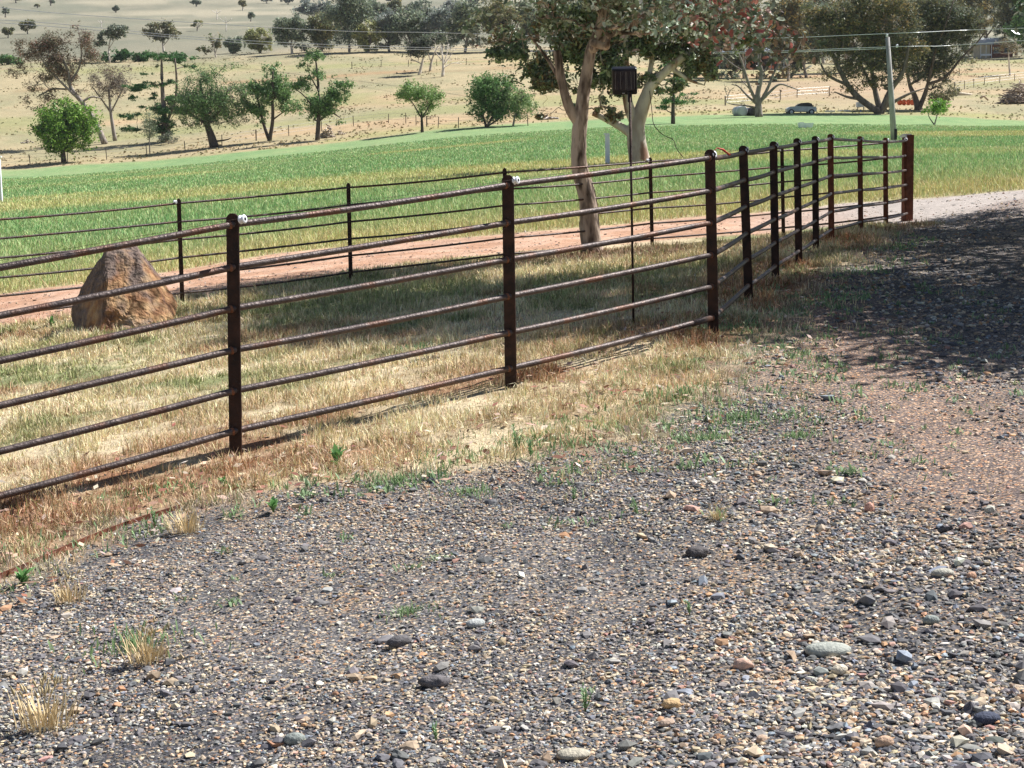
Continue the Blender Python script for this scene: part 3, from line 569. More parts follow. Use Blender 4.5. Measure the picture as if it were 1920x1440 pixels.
# ------------------------------------------------------------------ stones one can single out
def single_stone(px, py, wpx, hpx, c, label, base=I3, jit=.012, yaw=0., sink=.3, lump=.12, sd=1):
    g = gp(px, py+hpx*.4); s = g[1]/F; V = base[0].copy(); rx = wpx*s/2; rzz = max(hpx*s*.5, .006); ry = rx*.62
    V = V*(1+lump*2.4*(fbm(V[:,0]*(1.4+6*lump)+sd*3.1, V[:,1]*(1.4+6*lump)+V[:,2]*2.3+sd, 100+sd, 4)-.5))[:,None]*A([rx, ry, rzz]); V = V@rz(yaw).T
    o = mk('stone', V+A([0,0,rzz*(1-2*sink)+.004]), [base[1]], M_stone, None, np.tile(A(c), (len(V),1)), True); o.location = tuple(A([g[0],g[1],gh([g[0]],[g[1]])[0]])); return tag(o, label, 'stone')
ST = [(1553,1215,92,30,(.36,.38,.34),'large smooth flat grey green stone lying on the gravel, the biggest stone in view',.0,.05),
 (1850,1345,56,26,(.055,.065,.10),'smooth dark blue black stone at the lower right of the gravel',.2,.08),
 (1075,1412,68,22,(.42,.39,.31),'long flat pale tan stone at the bottom edge of the picture',.1,.06),
 (748,1200,46,24,(.12,.115,.12),'dark rough clod of asphalt left of the middle of the gravel',.3,.25),
 (1259,1318,40,22,(.55,.38,.20),'angular mustard tan stone right of the tall green weed',.4,.25),
 (1658,1390,38,26,(.48,.33,.23),'rounded light brown stone near the bottom right, below the big flat stone',.2,.15),
 (552,1383,42,26,(.27,.30,.28),'rounded grey green stone at the bottom left centre',.2,.12),
 (1746,1161,34,20,(.26,.29,.27),'small oval grey stone to the upper right of the big flat stone',.1,.08),
 (1630,950,20,22,(.62,.35,.27),'upright pink stone standing on the gravel beside the drive',.2,.2),
 (892,1167,40,18,(.40,.42,.41),'flat light grey stone in the middle of the gravel',.5,.12),
 (1393,1243,40,26,(.55,.37,.29),'pinkish triangular stone left of the big flat stone',.1,.28),
 (1574,1255,34,22,(.62,.56,.44),'cream white knobbly stone just below the big flat stone',.3,.3),
 (1308,1033,44,24,(.11,.10,.10),'dark lumpy clod on the gravel above the centre right',.2,.3),
 (815,1275,56,26,(.14,.13,.135),'wide dark mound of crumbled asphalt on the gravel',.1,.3),
 (1768,1073,46,18,(.40,.39,.33),'flat pale olive stone near the right edge of the gravel',.1,.1),
 (1428,1385,26,18,(.50,.36,.26),'small tan stone left of the rounded brown stone at the bottom',.6,.2),
 (1250,1355,36,16,(.45,.34,.26),'small reddish tan stone low in the gravel near a dry leaf',.6,.2),
 (1822,1078,24,16,(.50,.30,.20),'small rust tan stone beside the flat pale olive stone',.6,.2)]
for k, (x,y,w_,h_,c_,l_,yw,lm) in enumerate(ST): single_stone(x,y,w_,h_,c_,l_,yaw=yw,lump=lm,sd=k+1)
# ------------------------------------------------------------------ plants one can single out
def leafstrip(m, base, d, up, L, w, c, n=4, curl=.5):
    d = A([d[0], d[1], 0.]); side = A([-d[1], d[0], 0]); pts = []
    for i in range(n+1):
        t = i/n; p = base+d*L*(t*(1-up)+curl*t*t*up*.5)+A([0,0,1])*L*(up*t-curl*.45*t*t); wd = w*math.sin(math.pi*min(.12+.88*t, .995))**.7*.5; pts += [p-side*wd+A([0,0,wd*.3]), p+side*wd+A([0,0,wd*.3])]
    m.add(pts, [A([[2*i,2*i+1,2*i+3,2*i+2] for i in range(n)])], c)
def plant(px, py, hpx, kind, label, cat='weed', grp=None, name='weed'):
    g = gp(px, py); s = g[1]/F; H = hpx*s; g = A([g[0], g[1], gh([g[0]],[g[1]])[0]]); m = MB(); rr = random.Random(int(px*7+py))
    root = thing(name, label, cat, tuple(g), grp)
    if kind == 'broad':
        for k in range(15):
            a = rr.random()*6.28; u = .45+.5*rr.random(); cc = A([.15,.30,.10])*(.7+.7*rr.random()); leafstrip(m, g+A([0,0,H*.35*rr.random()]), (math.cos(a),math.sin(a)), u, H*(.55+.35*rr.random()), H*.22, cc, 5, .3)
        o = m.build('leaves', M_leaf, root, tuple(g), True)
        m = MB(); m.add(*tube([g, g+A([.003,0,H*.5])], [H*.03,H*.015], 6), col=(.12,.2,.07)); m.build('stem', M_leaf, root, tuple(g), True)
    elif kind == 'spiky':
        st = MB(); ns = 5
        for q in range(ns):
            a = rr.random()*6.28; tip = g+A([math.cos(a)*H*.35*rr.random(), math.sin(a)*H*.35*rr.random(), H*(.6+.4*rr.random())]); st.add(*tube([g, tip], [H*.02,H*.008], 5), col=(.13,.2,.08))
            for k in range(16):
                t = .15+.85*rr.random(); b = rr.random()*6.28; leafstrip(m, g+(tip-g)*t, (math.cos(b),math.sin(b)), .55, H*.28, H*.045, A([.20,.33,.15])*(.7+.6*rr.random()), 3, .2)
        m.build('leaves', M_leaf, root, tuple(g), True); st.build('stem', M_leaf, root, tuple(g), True)
    elif kind == 'mat':
        for k in range(170):
            a = rr.random()*6.28; q = abs(rr.gauss(0,.7))*H*1.5; b = rr.random()*6.28; bp = g+A([math.cos(a)*q*1.5, math.sin(a)*q, 0]); bp[2] = gh([bp[0]],[bp[1]])[0]
            leafstrip(m, bp, (math.cos(b),math.sin(b)), .6+.35*rr.random(), H*(.3+.7*rr.random()), H*.07, A([.22,.33,.15])*(.7+.6*rr.random()), 3, .3)
        m.build('leaves', M_leaf, root, tuple(g), True)
    elif kind == 'dry':
        for k in range(110):
            a = rr.random()*6.28; q = rr.random()*H*.55; b = a+rr.gauss(0,.6); leafstrip(m, g+A([math.cos(a)*q, math.sin(a)*q*.7, 0]), (math.cos(b),math.sin(b)), .72+.26*rr.random(), H*(.45+.6*rr.random()), H*.028, A([.68,.54,.32])*(.7+.5*rr.random()), 4, .35)
        for k in range(26):
            a = rr.random()*6.28; q = rr.random()*H*.6; c = g+A([math.cos(a)*q, math.sin(a)*q*.7, H*(.55+.4*rr.random())]); m.add(*tube([c, c+A([math.cos(a)*H*.03,0,H*.08]), c+A([math.cos(a)*H*.07,0,H*.17])], [H*.006,H*.024,H*.004], 5), col=A([.58,.47,.27])*(.8+.4*rr.random()))
        m.build('stalks', M_blade, root, tuple(g), True)
    return root
PL = [(632,875,52,'broad','tall broad leaved green weed at the gravel edge right of the nearest post'),
 (420,915,32,'broad','small broad leaved green weed at the foot of the nearest fence post'),
 (512,962,40,'broad','low broad leaved weed on the gravel edge, below right of the nearest post'),
 (45,1098,52,'broad','broad leaved green weed beside the rusty edging at the left edge'),
 (290,990,40,'spiky','narrow leaved green weed at the right end of the rusty edging'),
 (1097,1335,62,'spiky','tall narrow leaved green weed near the bottom middle of the gravel'),
 (818,1392,44,'spiky','bright spiky green weed at the bottom edge of the gravel'),
 (1075,940,34,'spiky','upright narrow green weed on the upper gravel, left of its neighbour'),
 (1193,965,32,'spiky','upright narrow green weed on the upper gravel, right of its neighbour'),
 (1294,1155,36,'spiky','small upright green weed in the middle right of the gravel'),
 (968,850,54,'spiky','taller of the green weeds growing where grass meets gravel in the centre'),
 (996,862,46,'spiky','shorter green weed touching the tall one where grass meets gravel'),
 (765,1150,24,'mat','flat spreading patch of fine green weed in the middle of the gravel'),
 (1500,820,24,'mat','flat green weed cushion alone on the gravel beside the shade'),
 (1395,785,32,'mat','green weed cushion on the drive edge just left of the shade'),
 (1280,745,34,'mat','dense blue green weed patch right of the second fence post base'),
 (880,925,26,'mat','fine green weed mat on the gravel edge below the second post'),
 (745,905,30,'mat','green weed mat on the gravel edge between the first and second posts'),
 (1335,825,26,'mat','low green weed mat at the border of brown soil and gravel'),
 (250,1215,50,'mat','mixed green weed tuft among dry stalks on the left gravel'),
 (790,655,22,'mat','fresh green weed tuft on the dry lawn between the first and second posts'),
 (85,1370,108,'dry','large straw coloured clump of dry barley grass at the lower left'),
 (275,1245,80,'dry','dry straw coloured grass tuft on the left gravel above the big clump'),
 (350,1000,66,'dry','wispy dry grass tuft leaning over the end of the rusty edging'),
 (1345,975,32,'dry','small dry tan grass tuft on the gravel left of the pink stone'),
 (130,1130,60,'dry','sparse dry grass stalks on the gravel beside the rusty edging'),
 (160,622,18,'mat','low fresh green weed mat along the left foot of the boulder'),
 (300,612,18,'mat','low fresh green weed mat along the right foot of the boulder'),
 (215,615,20,'broad','dark little broad leaved weed in front of the boulder'),
 (98,612,24,'broad','dark little broad leaved weed left of the boulder')]
for x,y,h_,k_,l_ in PL: plant(x,y,h_,k_,l_, 'grass tuft' if k_ == 'dry' else 'weed', None, 'dry_grass_tuft' if k_ == 'dry' else 'weed')

# low leafy weeds spreading from the verge into the gravel (ground cover)
X, Y = sample(2600, 5.2, 13, 1, .34); gd = pdist(GRAV, X, Y); nz = fbm(X*1.3+3, Y*1.3, 75)
k = (gd > -.7) & (gd < 1.5) & (X > -1.2) & (rng.random(len(X)) < .10+.9*ss(.46,.62,nz)*np.exp(-((gd-.1)/.75)**2)); X, Y = X[k][:420], Y[k][:420]; Z = gh(X, Y); m = MB()
for x, y, z in zip(X, Y, Z):
    H = .025+.045*rng.random(); b = A([x,y,z])
    for q in range(11):
        a = rng.random()*6.28; p = b+A([rng.normal()*H*.5, rng.normal()*H*.5, 0]); leafstrip(m, p, (math.cos(a),math.sin(a)), .4+.5*rng.random(), H*(.6+.6*rng.random()), H*.17, A([.22,.32,.16])*(.65+.6*rng.random()), 3, .3)
o = m.build('gravel_edge_weeds', M_leaf, None, (0,0,0), True); tag(o, 'low grey green leafy weeds spreading from the verge into the gravel', 'weeds', kind='stuff')
# ------------------------------------------------------------------ trees
def in_ball(n):
    v = rng.normal(size=(n,3)); v /= np.linalg.norm(v, axis=1)[:,None]+1e-9; return v*(rng.random(n)**.5)[:,None]
def tree(name, label, base, trunks, blobs, cols, D=None, leaf=.14, n=3000, tw=8, bark=(.34,.30,.27), cat='tree', group=None, clump=.33, cl=None, asp=.45, leafmat=M_leaf, barkmat=M_bark,
         flat=1., depth=1., lean=0., minr=.35, sides=6, jit=.12, twigs=True, deep=None, under=0, dens=None, drop=0., pathjit=.10, wb=(), red=None, fat=1., bright=1.5, grow=1.):
    """base: pixel of the foot; trunks: pixel polylines [(x,y[,width])...]; blobs: (cx,cy,rx,ry[,dy]) foliage masses in pixels at the tree's own distance"""
    g = gp(*base) if D is None else at(base[0], base[1], D); D_ = g[1]; s = D_/F; g = A([g[0], g[1], g[2]-.1*s*3])
    root = thing(name, label, cat, tuple(g), group)
    nodes = [g.copy()]; par = [-1]; rad0 = [tw*s/2]; fixed = [True]
    def addn(p, k, r=None): nodes.append(A(p)); par.append(k); rad0.append(r); fixed.append(r is not None); return len(nodes)-1
    rs_ = np.random.default_rng(abs(hash((round(base[0]),round(base[1])))) % 99991)
    first = True
    for T in trunks:
        T = [tuple(t) for t in T]; P3 = []
        if first: st = nodes[0]; k0 = 0
        else:
            q = at(T[0][0], T[0][1], D_); k0 = int(np.argmin([np.linalg.norm(p_-q) for p_ in nodes])); st = nodes[k0]
        dy = st[1]-g[1]; P3.append(st); ddy = (rs_.random()-.5)*1.2 if not first else 0
        L = max(len(T)-1, 1)
        for i, t in enumerate(T[1:]): P3.append(at(t[0], t[1], D_)+A([0, dy+ddy*(i+1)/L*abs(T[-1][1]-T[0][1])*s*.5, 0]))
        P3 = smooth_path(P3, 4); k = k0; ws = [t[2] if len(t) > 2 else None for t in T]
        w0 = ws[0] or (tw if first else tw*.6); w1 = ws[-1] or w0*.35
        for i in range(1, len(P3)):
            f = i/(len(P3)-1); k = addn(P3[i], k, (w0*(1-f)+w1*f)*s/2)
        first = False
    # foliage clumps
    CC = []; CR = []; area = sum(b[2]*b[3] for b in blobs)
    for b in blobs:
        cx, cy, rx, ry = b[:4]; dz = b[4]*s if len(b) > 4 else 0; c = at(cx, cy, D_)+A([0, dz, 0])
        rx *= grow; ry *= grow; m = max(3, int(1.35*(cl or max(10, min(70, area/90)))*(rx*ry)/area)); q = in_ball(m)*A([rx*s, .5*(rx+ry)*s*depth, ry*s])*.88
        CC.append(c+q); CR.append(np.full(m, clump*math.sqrt(rx*ry)*s)*(.6+.8*rng.random(m)))
    for X_,Y_,h_,r1,r2 in wb:
        m = max(4, int(9*r1*r1*3)); q = in_ball(m)*A([r1,r1,r2]); CC.append(A([X_,Y_,gh([X_],[Y_])[0]+h_])+q); CR.append(np.full(m, .42 if h_ > 3 else .2)*(.7+.6*rng.random(m)))
    if CC:
        CC = np.vstack(CC); CR = np.concatenate(CR); gz = gh(CC[:,0], CC[:,1]); CC[:,2] = np.maximum(CC[:,2], gz+CR*.5+under)
        order = np.argsort(np.linalg.norm(CC-g, axis=1))
        for k in order:
            c = CC[k]; N_ = A(nodes); d = np.linalg.norm(N_-c, axis=1)+np.maximum(N_[:,2]-c[2], 0)*1.2
            if len(nodes) > 3: d[0] += 1e3
            j = int(np.argmin(d)); a = nodes[j]; L = np.linalg.norm(c-a); m = max(2, min(6, int(L/(6*s)))); kk = j
            for i in range(1, m+1):
                t = i/m; p = a*(1-t)+c*t+A([0,0,1])*L*.10*math.sin(t*math.pi)+rng.normal(size=3)*L*pathjit*math.sin(t*math.pi); kk = addn(p, kk)
            if twigs:
                for q in range(2): addn(c+rng.normal(size=3)*CR[k]*.7, kk)
    if len(CC) == 0 and tw > 4:
        for q in range(46):
            k = int(rs_.integers(len(nodes)//3, len(nodes))); a = nodes[k]; L = (5+14*rs_.random())*s; u = rs_.normal(size=3); u[2] = abs(u[2])*.7; u /= np.linalg.norm(u); kk = k
            for i in range(1,4): kk = addn(a+u*L*i/3+rs_.normal(size=3)*L*.07, kk)
    # radii from the branches each piece carries
    N = len(nodes); ch = [[] for _ in range(N)]
    for i in range(1, N): ch[par[i]].append(i)
    load = np.ones(N)
    for i in range(N-1, 0, -1): load[par[i]] += load[i]
    R = np.zeros(N); R[0] = rad0[0]
    for i in range(1, N):
        p = par[i]; R[i] = rad0[i] if fixed[i] else min(R[p]*.92, max(minr*s/2, R[0]*.45*math.sqrt(load[i]/load[0])))
    mb = MB(); stack = [(0, None)]
    while stack:
        i, pr = stack.pop(); chain = [pr] if pr is not None else []; k = i
        while True:
            chain.append(k)
            if not ch[k]: break
            b = max(ch[k], key=lambda c: (R[c], load[c])); [stack.append((c, k)) for c in ch[k] if c != b]; k = b
        if len(chain) < 2: continue
        P = A([nodes[c] for c in chain]); rr = A([R[c] for c in chain])
        if pr is not None: rr[0] = min(rr[0], rr[1]*(1.25 if rr[1] < rr[0]*.5 else .8))
        big = rr.max() > tw*s*.2; sd_ = sides if big else (max(4, sides//3) if sides > 8 else 4)
        if big and jit and len(P) > 2 and sides > 8: P = smooth_path(P, 3); rr = np.interp(np.linspace(0,1,len(P)), np.linspace(0,1,len(rr)), rr)
        V, F_ = tube(P, rr, sd_, True, jit if big and sides > 8 else 0, i % 50); z = np.clip((V[:,2]-g[2])/(max(1., (nodes[-1][2]-g[2]))), 0, 1)
        mb.add(V, F_, np.tile(A(bark)*(.82+.36*rs_.random()), (len(V),1)))
    mb.build('trunk', barkmat, root, tuple(g), True)
    if not len(blobs): return root
    w_ = CR**2; per = rng.choice(len(CC), n, p=w_/w_.sum()); off = rng.normal(size=(n,3))*A([1,1,.72*flat]); off /= np.maximum(1, np.linalg.norm(off, axis=1)/2.5)[:,None]
    P = CC[per]+off*CR[per][:,None]*.62; P[:,2] = np.maximum(P[:,2]-drop*rng.random(n)*CR[per], gh(P[:,0], P[:,1])+.03*s*5)
    gg = (11 if tw < 30 else 26)*s; nz_ = vn(P[:,0]/gg+P[:,1]/gg*.7, P[:,2]/gg-P[:,1]/gg*.4, 77)*.6+vn(P[:,0]/gg*2.3, P[:,2]/gg*2.3+P[:,1]/gg, 78)*.4; kp = nz_ > (.35 if tw < 30 else .40)+.12*rng.random(n); P = P[kp]; per = per[kp]; n = len(P)
    sz = leaf*(.55+1.0*rng.random(n)**1.5); pal = A(cols); ck = rng.random(len(CC)); idx = np.clip((ck[per]*.65+rng.random(n)*.45)*len(pal), 0, len(pal)-1).astype(int)
    c = jitter_col(pal[idx]*bright, .2, .05); u = rng.normal(size=(n,3)); u[:,2] *= .8; u /= np.linalg.norm(u, axis=1)[:,None]; v = np.cross(u, rng.normal(size=(n,3))); v /= np.linalg.norm(v, axis=1)[:,None]+1e-9
    nrm = np.cross(u, v)
    if deep: # rounded six sided leaves for the near trees
        a = np.arange(6)/6*2*math.pi; V = P[:,None]+sz[:,None,None]*(np.cos(a)[None,:,None]*u[:,None]+asp*np.sin(a)[None,:,None]*v[:,None]+(.16*np.cos(2*a))[None,:,None]*nrm[:,None])
        Fc = [np.arange(n)[:,None]*6+A([[0,1,2,3,4,5]])]; k6 = 6
    else:
        V = np.stack([P-u*sz[:,None], P+v*(sz*asp)[:,None], P+u*sz[:,None], P-v*(sz*asp)[:,None]], 1); Fc = [np.arange(n)[:,None]*4+A([[0,1,2,3]])]; k6 = 4
    if red is not None:
        rc_, rr_, rp = red; q = (np.linalg.norm((P-A(rc_))/A(rr_), axis=1) < 1) & (rng.random(n) < .5); c[q] = jitter_col(A(rp)[rng.integers(0,len(rp),q.sum())], .2)
    mk('crown', V.reshape(-1,3)-g, Fc, leafmat, root, np.clip(np.repeat(c, k6, 0), .006, .9))
    return root
BRN = [(.085,.062,.045),(.12,.085,.055),(.10,.10,.055),(.17,.085,.06)]; OLV = [(.075,.085,.045),(.11,.115,.055),(.15,.135,.06),(.06,.07,.045)]
GRG = [(.07,.085,.06),(.10,.12,.08),(.135,.155,.105),(.055,.07,.055)]; GRN = [(.07,.13,.045),(.10,.18,.06),(.14,.22,.08),(.06,.11,.04)]
BRI = [(.13,.25,.03),(.19,.34,.05),(.24,.40,.07),(.09,.19,.03)]; DKG = [(.025,.065,.022),(.04,.10,.03),(.055,.13,.04)]; GLD = [(.17,.13,.05),(.11,.10,.05),(.08,.085,.05),(.22,.16,.06)]
BLU = [(.09,.105,.095),(.12,.135,.12),(.16,.17,.15)]
WHT = (.62,.58,.54); GRY = (.33,.30,.28); DRK = (.11,.09,.08)
# --- the two big gums behind the fence
GUM = [(.13,.17,.11),(.20,.25,.17),(.28,.34,.25),(.40,.46,.38),(.09,.12,.075),(.15,.18,.10),(.24,.17,.12)]
GUMR = [(.50,.15,.13),(.50,.34,.28),(.30,.34,.24),(.60,.26,.20),(.45,.50,.38)]
t1_ = tree('gum_tree', 'young gum with flaky bark and a forked trunk, nearest tree just behind the rail fence', (1112,474),
  [[(1112,474,41),(1107,430),(1101,372),(1087,312),(1086,262),(1091,205),(1099,150),(1108,95),(1124,50),(1140,-20),(1150,-110,9)],
   [(1084,240,20),(1068,205),(1053,150),(1044,95,14)], [(1112,85,13),(1145,66),(1185,45),(1222,12),(1260,-60,6)], [(1124,30,10),(1100,-40),(1060,-120,5)], [(1142,-20,9),(1230,-90),(1320,-130,5)], [(1066,165,9),(1030,115),(990,60,4)], [(1150,60,7),(1230,60),(1310,35),(1380,20,3)]],
  [(900,45,50,44,20),(950,70,44,34,-10),(1130,50,50,30,-90),(1060,45,44,26,-80),(1150,85,34,20,-40),(985,15,60,45,-20),(1065,0,60,45,-60),(1150,-15,70,45,-60),(1120,20,60,28,-90),(1010,25,50,30,-70),(1200,25,46,22,-70),(1235,-5,60,42,-10),(1310,5,60,40,20),(1075,55,32,22,0),(1010,60,42,30,10),(960,75,26,20,0),(890,80,22,18,0),
   (1040,-80,90,50,-20),(1180,-130,150,90,-160),(1350,-80,120,70,-60),(1200,-240,150,100,-120),(1330,-220,120,80,60),(1200,-60,90,60,-260)],
  GUM, wb=[(2.2,18.5,5.0,1.6,.9),(3.4,17,4.8,1.7,1.),(2.4,16.2,5.0,1.4,.8),(3.6,15,5.,1.5,.9),(3.3,14.8,4.6,1.2,.6),(3.9,14.0,4.2,1.4,.5),(4.3,15.6,4.3,1.2,.5),(3.0,16.6,4.4,1.2,.5),(4.6,17.6,5.,1.5,.9),(4.6,13.8,5.,1.3,.8),(.3,21.6,4.2,1.5,.6),(1.3,21.8,4.4,1.4,.6),(-.3,21.2,4.4,1.,.5),(2.6,17.6,2.5,.6,.32),(2.85,17.3,2.2,.3,.22),(2.1,17.9,2.65,.6,.35),(1.6,18.6,2.8,.6,.35),(2.3,17.4,2.35,.4,.25)], red=(at(1395,40,17.5),(.75,1.2,.6),GUMR), leaf=.040, n=165000, tw=41, barkmat=M_bark1, leafmat=M_gum, clump=.34, cl=300, asp=.5, sides=20, jit=.28, deep=True, minr=1.3)
tree('gum_tree', 'pale smooth trunked gum with spreading limbs behind the flaky barked gum', (1200,306),
  [[(1198,306,40),(1195,270,38),(1194,236,34),(1203,205,22),(1212,180,18),(1222,160,14),(1270,115),(1330,75),(1380,35,7)],
   [(1192,262,18),(1168,240),(1140,225),(1112,212,9)], [(1193,236,22),(1180,205),(1174,170),(1172,110),(1176,40,9)], [(1213,178,12),(1222,120),(1236,60,6)], [(1250,132,10),(1292,150),(1320,160,3)]],
  [(1055,165,30,26),(1035,125,48,34),(1000,160,34,40),(1120,185,30,22),(1140,120,50,45),(1075,190,25,20),(1090,80,60,40),(1200,90,45,45),(1250,60,55,45),(1320,45,60,40),(1385,70,40,30),(1275,150,26,22),(1410,40,40,30),(1220,130,36,34),(1290,105,50,40),(1180,150,34,30),(1250,165,26,20),(1130,205,24,14),(1330,120,30,24),(1150,215,26,14),(1215,60,50,40),(1310,70,44,30),(1010,205,15,20),(985,110,44,34),(960,75,40,34),(1100,150,40,30),(1170,80,50,34),(1320,105,28,24),
   (1150,10,80,50),(1290,-10,90,50),(1050,30,60,40)],
  [(.045,.06,.032),(.065,.085,.042),(.10,.125,.065),(.16,.18,.11),(.13,.09,.045)], leaf=.085, n=90000, tw=42, barkmat=M_bark2, leafmat=M_gum, clump=.32, cl=210, asp=.42, sides=18, jit=.16, minr=1.2, deep=True, depth=.8, drop=1.2)
# --- row of trees along the far edge of the paddock, left to right
tree('shade_tree', 'round bright lime green tree at the left edge of the paddock', (120,305), [[(120,305,11),(118,285),(119,262,7)]],
  [(120,245,46,38),(98,212,32,24),(146,222,34,30),(110,272,44,14),(160,258,22,24),(82,250,18,28),(128,195,24,14)], [(.075,.15,.025),(.12,.21,.035),(.17,.27,.05),(.045,.10,.02)], leaf=.13, grow=1.17, n=23085, tw=12, bark=DRK, cl=110, asp=.55)
tree('gum_tree', 'leaning brown leaved gum with a dark crooked trunk behind the lime green tree', (197,270), [[(197,270,12),(180,232),(160,200),(133,165),(129,140),(118,110,4)], [(150,190,6),(122,160),(95,130),(75,95,2)], [(133,160,5),(150,120),(150,80),(143,50,2)], [(125,168,4),(100,168),(72,182,2)], [(160,190,5),(172,182),(190,184,2)]],
  [(62,88,32,18),(98,75,24,18),(150,78,28,20),(112,108,34,18),(40,128,26,10),(62,160,26,12),(42,184,22,9),(95,175,22,14),(142,45,11,10),(70,198,18,8),(125,128,34,16),(85,140,28,14),(165,100,20,16),(52,105,20,12),(145,170,14,8),(84,62,10,8)],
  BRN, leaf=.12, grow=1.17, n=24367, tw=13, bark=GRY, cl=150, asp=.35, drop=.8)
tree('gum_tree', 'thin grey gum with sparse brown foliage right of the leaning gum', (216,264), [[(216,264,8),(210,228),(206,195),(204,165,3)], [(208,208,4),(192,188),(172,160,1.5)], [(209,215,3.5),(222,185),(240,150,1.5)]],
  [(205,150,34,22),(240,138,14,16),(205,178,22,14),(180,145,14,18),(222,165,16,14)], [(.09,.08,.065),(.13,.11,.085),(.11,.07,.06)], leaf=.10, grow=1.17, n=7695, tw=8, bark=GRY, cl=70, asp=.35)
tree('cypress', 'tall dark conifer with flat tiered boughs between the thin gum and the peppercorn', (308,266), [[(308,266,13),(308,215),(304,160),(303,112,4)], [(316,240,6),(330,190),(335,150),(334,112,3)]],
  [(302,104,34,6),(335,112,34,7),(288,122,14,5),(270,160,38,6),(312,155,24,5),(246,184,18,5),(258,170,20,5),(250,218,26,6),(248,242,24,5),(308,205,26,12),(325,190,24,12),(308,235,22,16),(345,205,20,10),(280,140,18,4),(265,200,16,4),(362,125,16,5),(290,180,16,6)],
  DKG, leaf=.16, grow=1.17, n=19237, tw=13, bark=(.22,.19,.17), cl=130, asp=.3, flat=.45, clump=.4, pathjit=.04)
tree('sapling', 'slender pale green sapling in front of the dark conifer', (281,288), [[(281,288,2.5),(280,255),(281,215,1)]], [(280,228,16,18),(282,250,12,14)], [(.12,.15,.09),(.16,.19,.12)], leaf=.10, grow=1.17, n=2052, tw=2.5, bark=GRY, cl=30, asp=.3)
tree('shrub', 'low dark green shrub at the foot of the tall conifer', (316,270), [[(316,270,2),(316,262,1)]], [(318,258,18,10),(305,262,10,7)], GRG, leaf=.1, grow=1.17, n=1795, tw=3, cl=20)
tree('peppercorn_tree', 'wide drooping mid green tree with a thick dark trunk, widest of the paddock row', (402,276), [[(402,276,18),(396,255),(388,232,12),(380,195),(375,150,4)], [(390,235,7),(415,205),(432,165,2)], [(387,232,6),(355,212),(340,190,2)], [(404,266,4),(425,262),(434,258,1)]],
  [(385,190,46,34),(350,192,28,24),(428,172,34,26),(388,142,40,18),(440,222,22,14),(350,225,24,13),(415,205,34,22),(420,128,30,10),(455,190,14,22),(340,160,16,16),(385,228,26,14)],
  GRN+[(.10,.14,.07)], leaf=.11, grow=1.17, n=30780, tw=19, bark=DRK, cl=150, asp=.35, drop=.8)
tree('twin_trunked_tree', 'green tree on two splayed trunks, right of the widest tree', (505,264), [[(500,264,7),(494,232),(484,190),(478,150,2)], [(503,262,8),(512,225),(512,175),(514,135,3)], [(512,225,3),(530,212),(548,200,1.5)]],
  [(512,132,17,14),(518,152,26,16),(542,200,26,14),(478,205,22,22),(500,172,30,20),(470,165,14,20),(530,180,26,16),(460,195,16,16),(488,225,14,10)], GRN, leaf=.12, grow=1.17, n=16672, tw=9, bark=DRK, cl=100, asp=.5)
tree('open_crowned_tree', 'tall loose crowned green tree with driftwood piled at its foot', (595,263), [[(595,263,10),(597,228),(598,190),(596,150),(592,112,3)], [(597,225,5),(620,212),(640,222,2)], [(598,215,4),(575,185),(552,165,1.5)], [(597,175,3),(580,140),(575,120,1.2)]],
  [(590,104,26,9),(572,118,14,10),(566,158,20,12),(600,200,30,20),(642,164,19,14),(632,141,9,5),(622,184,26,16),(638,226,13,8),(552,168,12,8),(590,140,20,12),(648,185,12,10),(580,222,10,6)], GRN, leaf=.12, grow=1.17, n=15390, tw=10, bark=DRK, cl=100, asp=.5)
tree('small_tree', 'small vase shaped light green tree alone in the gap of the paddock row', (792,248), [[(792,248,6),(791,228),(790,205,3)], [(791,225,3),(775,195),(762,178,1)], [(791,222,3),(810,190),(818,172,1)]],
  [(780,172,42,14),(800,190,28,18),(756,180,20,9),(818,178,14,12),(792,212,14,12),(770,160,20,8)], [(.12,.18,.06),(.16,.24,.08),(.20,.27,.10)], leaf=.10, grow=1.17, n=10260, tw=6, bark=DRK, cl=80, asp=.5)
tree('bushy_tree', 'dense dark green multi stemmed bush tree left of the near gum trunk', (912,238), [[(905,238,6),(905,215),(900,180,2)], [(912,236,5),(928,210),(940,180,2)], [(914,236,4),(945,215),(955,195,2)]],
  [(920,168,42,20),(898,190,24,18),(905,215,26,12),(942,200,30,22),(958,172,22,18),(885,210,10,12),(930,145,24,10)], GRN, leaf=.12, grow=1.17, n=17955, tw=7, bark=DRK, cl=100, asp=.5)
tree('bush', 'paler yellow green bush against the right side of the dark bushy tree', (962,236), [[(962,236,4),(966,215),(972,195,2)]], [(975,190,26,20),(968,215,18,12),(992,200,14,14)], [(.14,.19,.08),(.18,.24,.10)], leaf=.11, grow=1.17, n=6669, tw=4, cl=50)
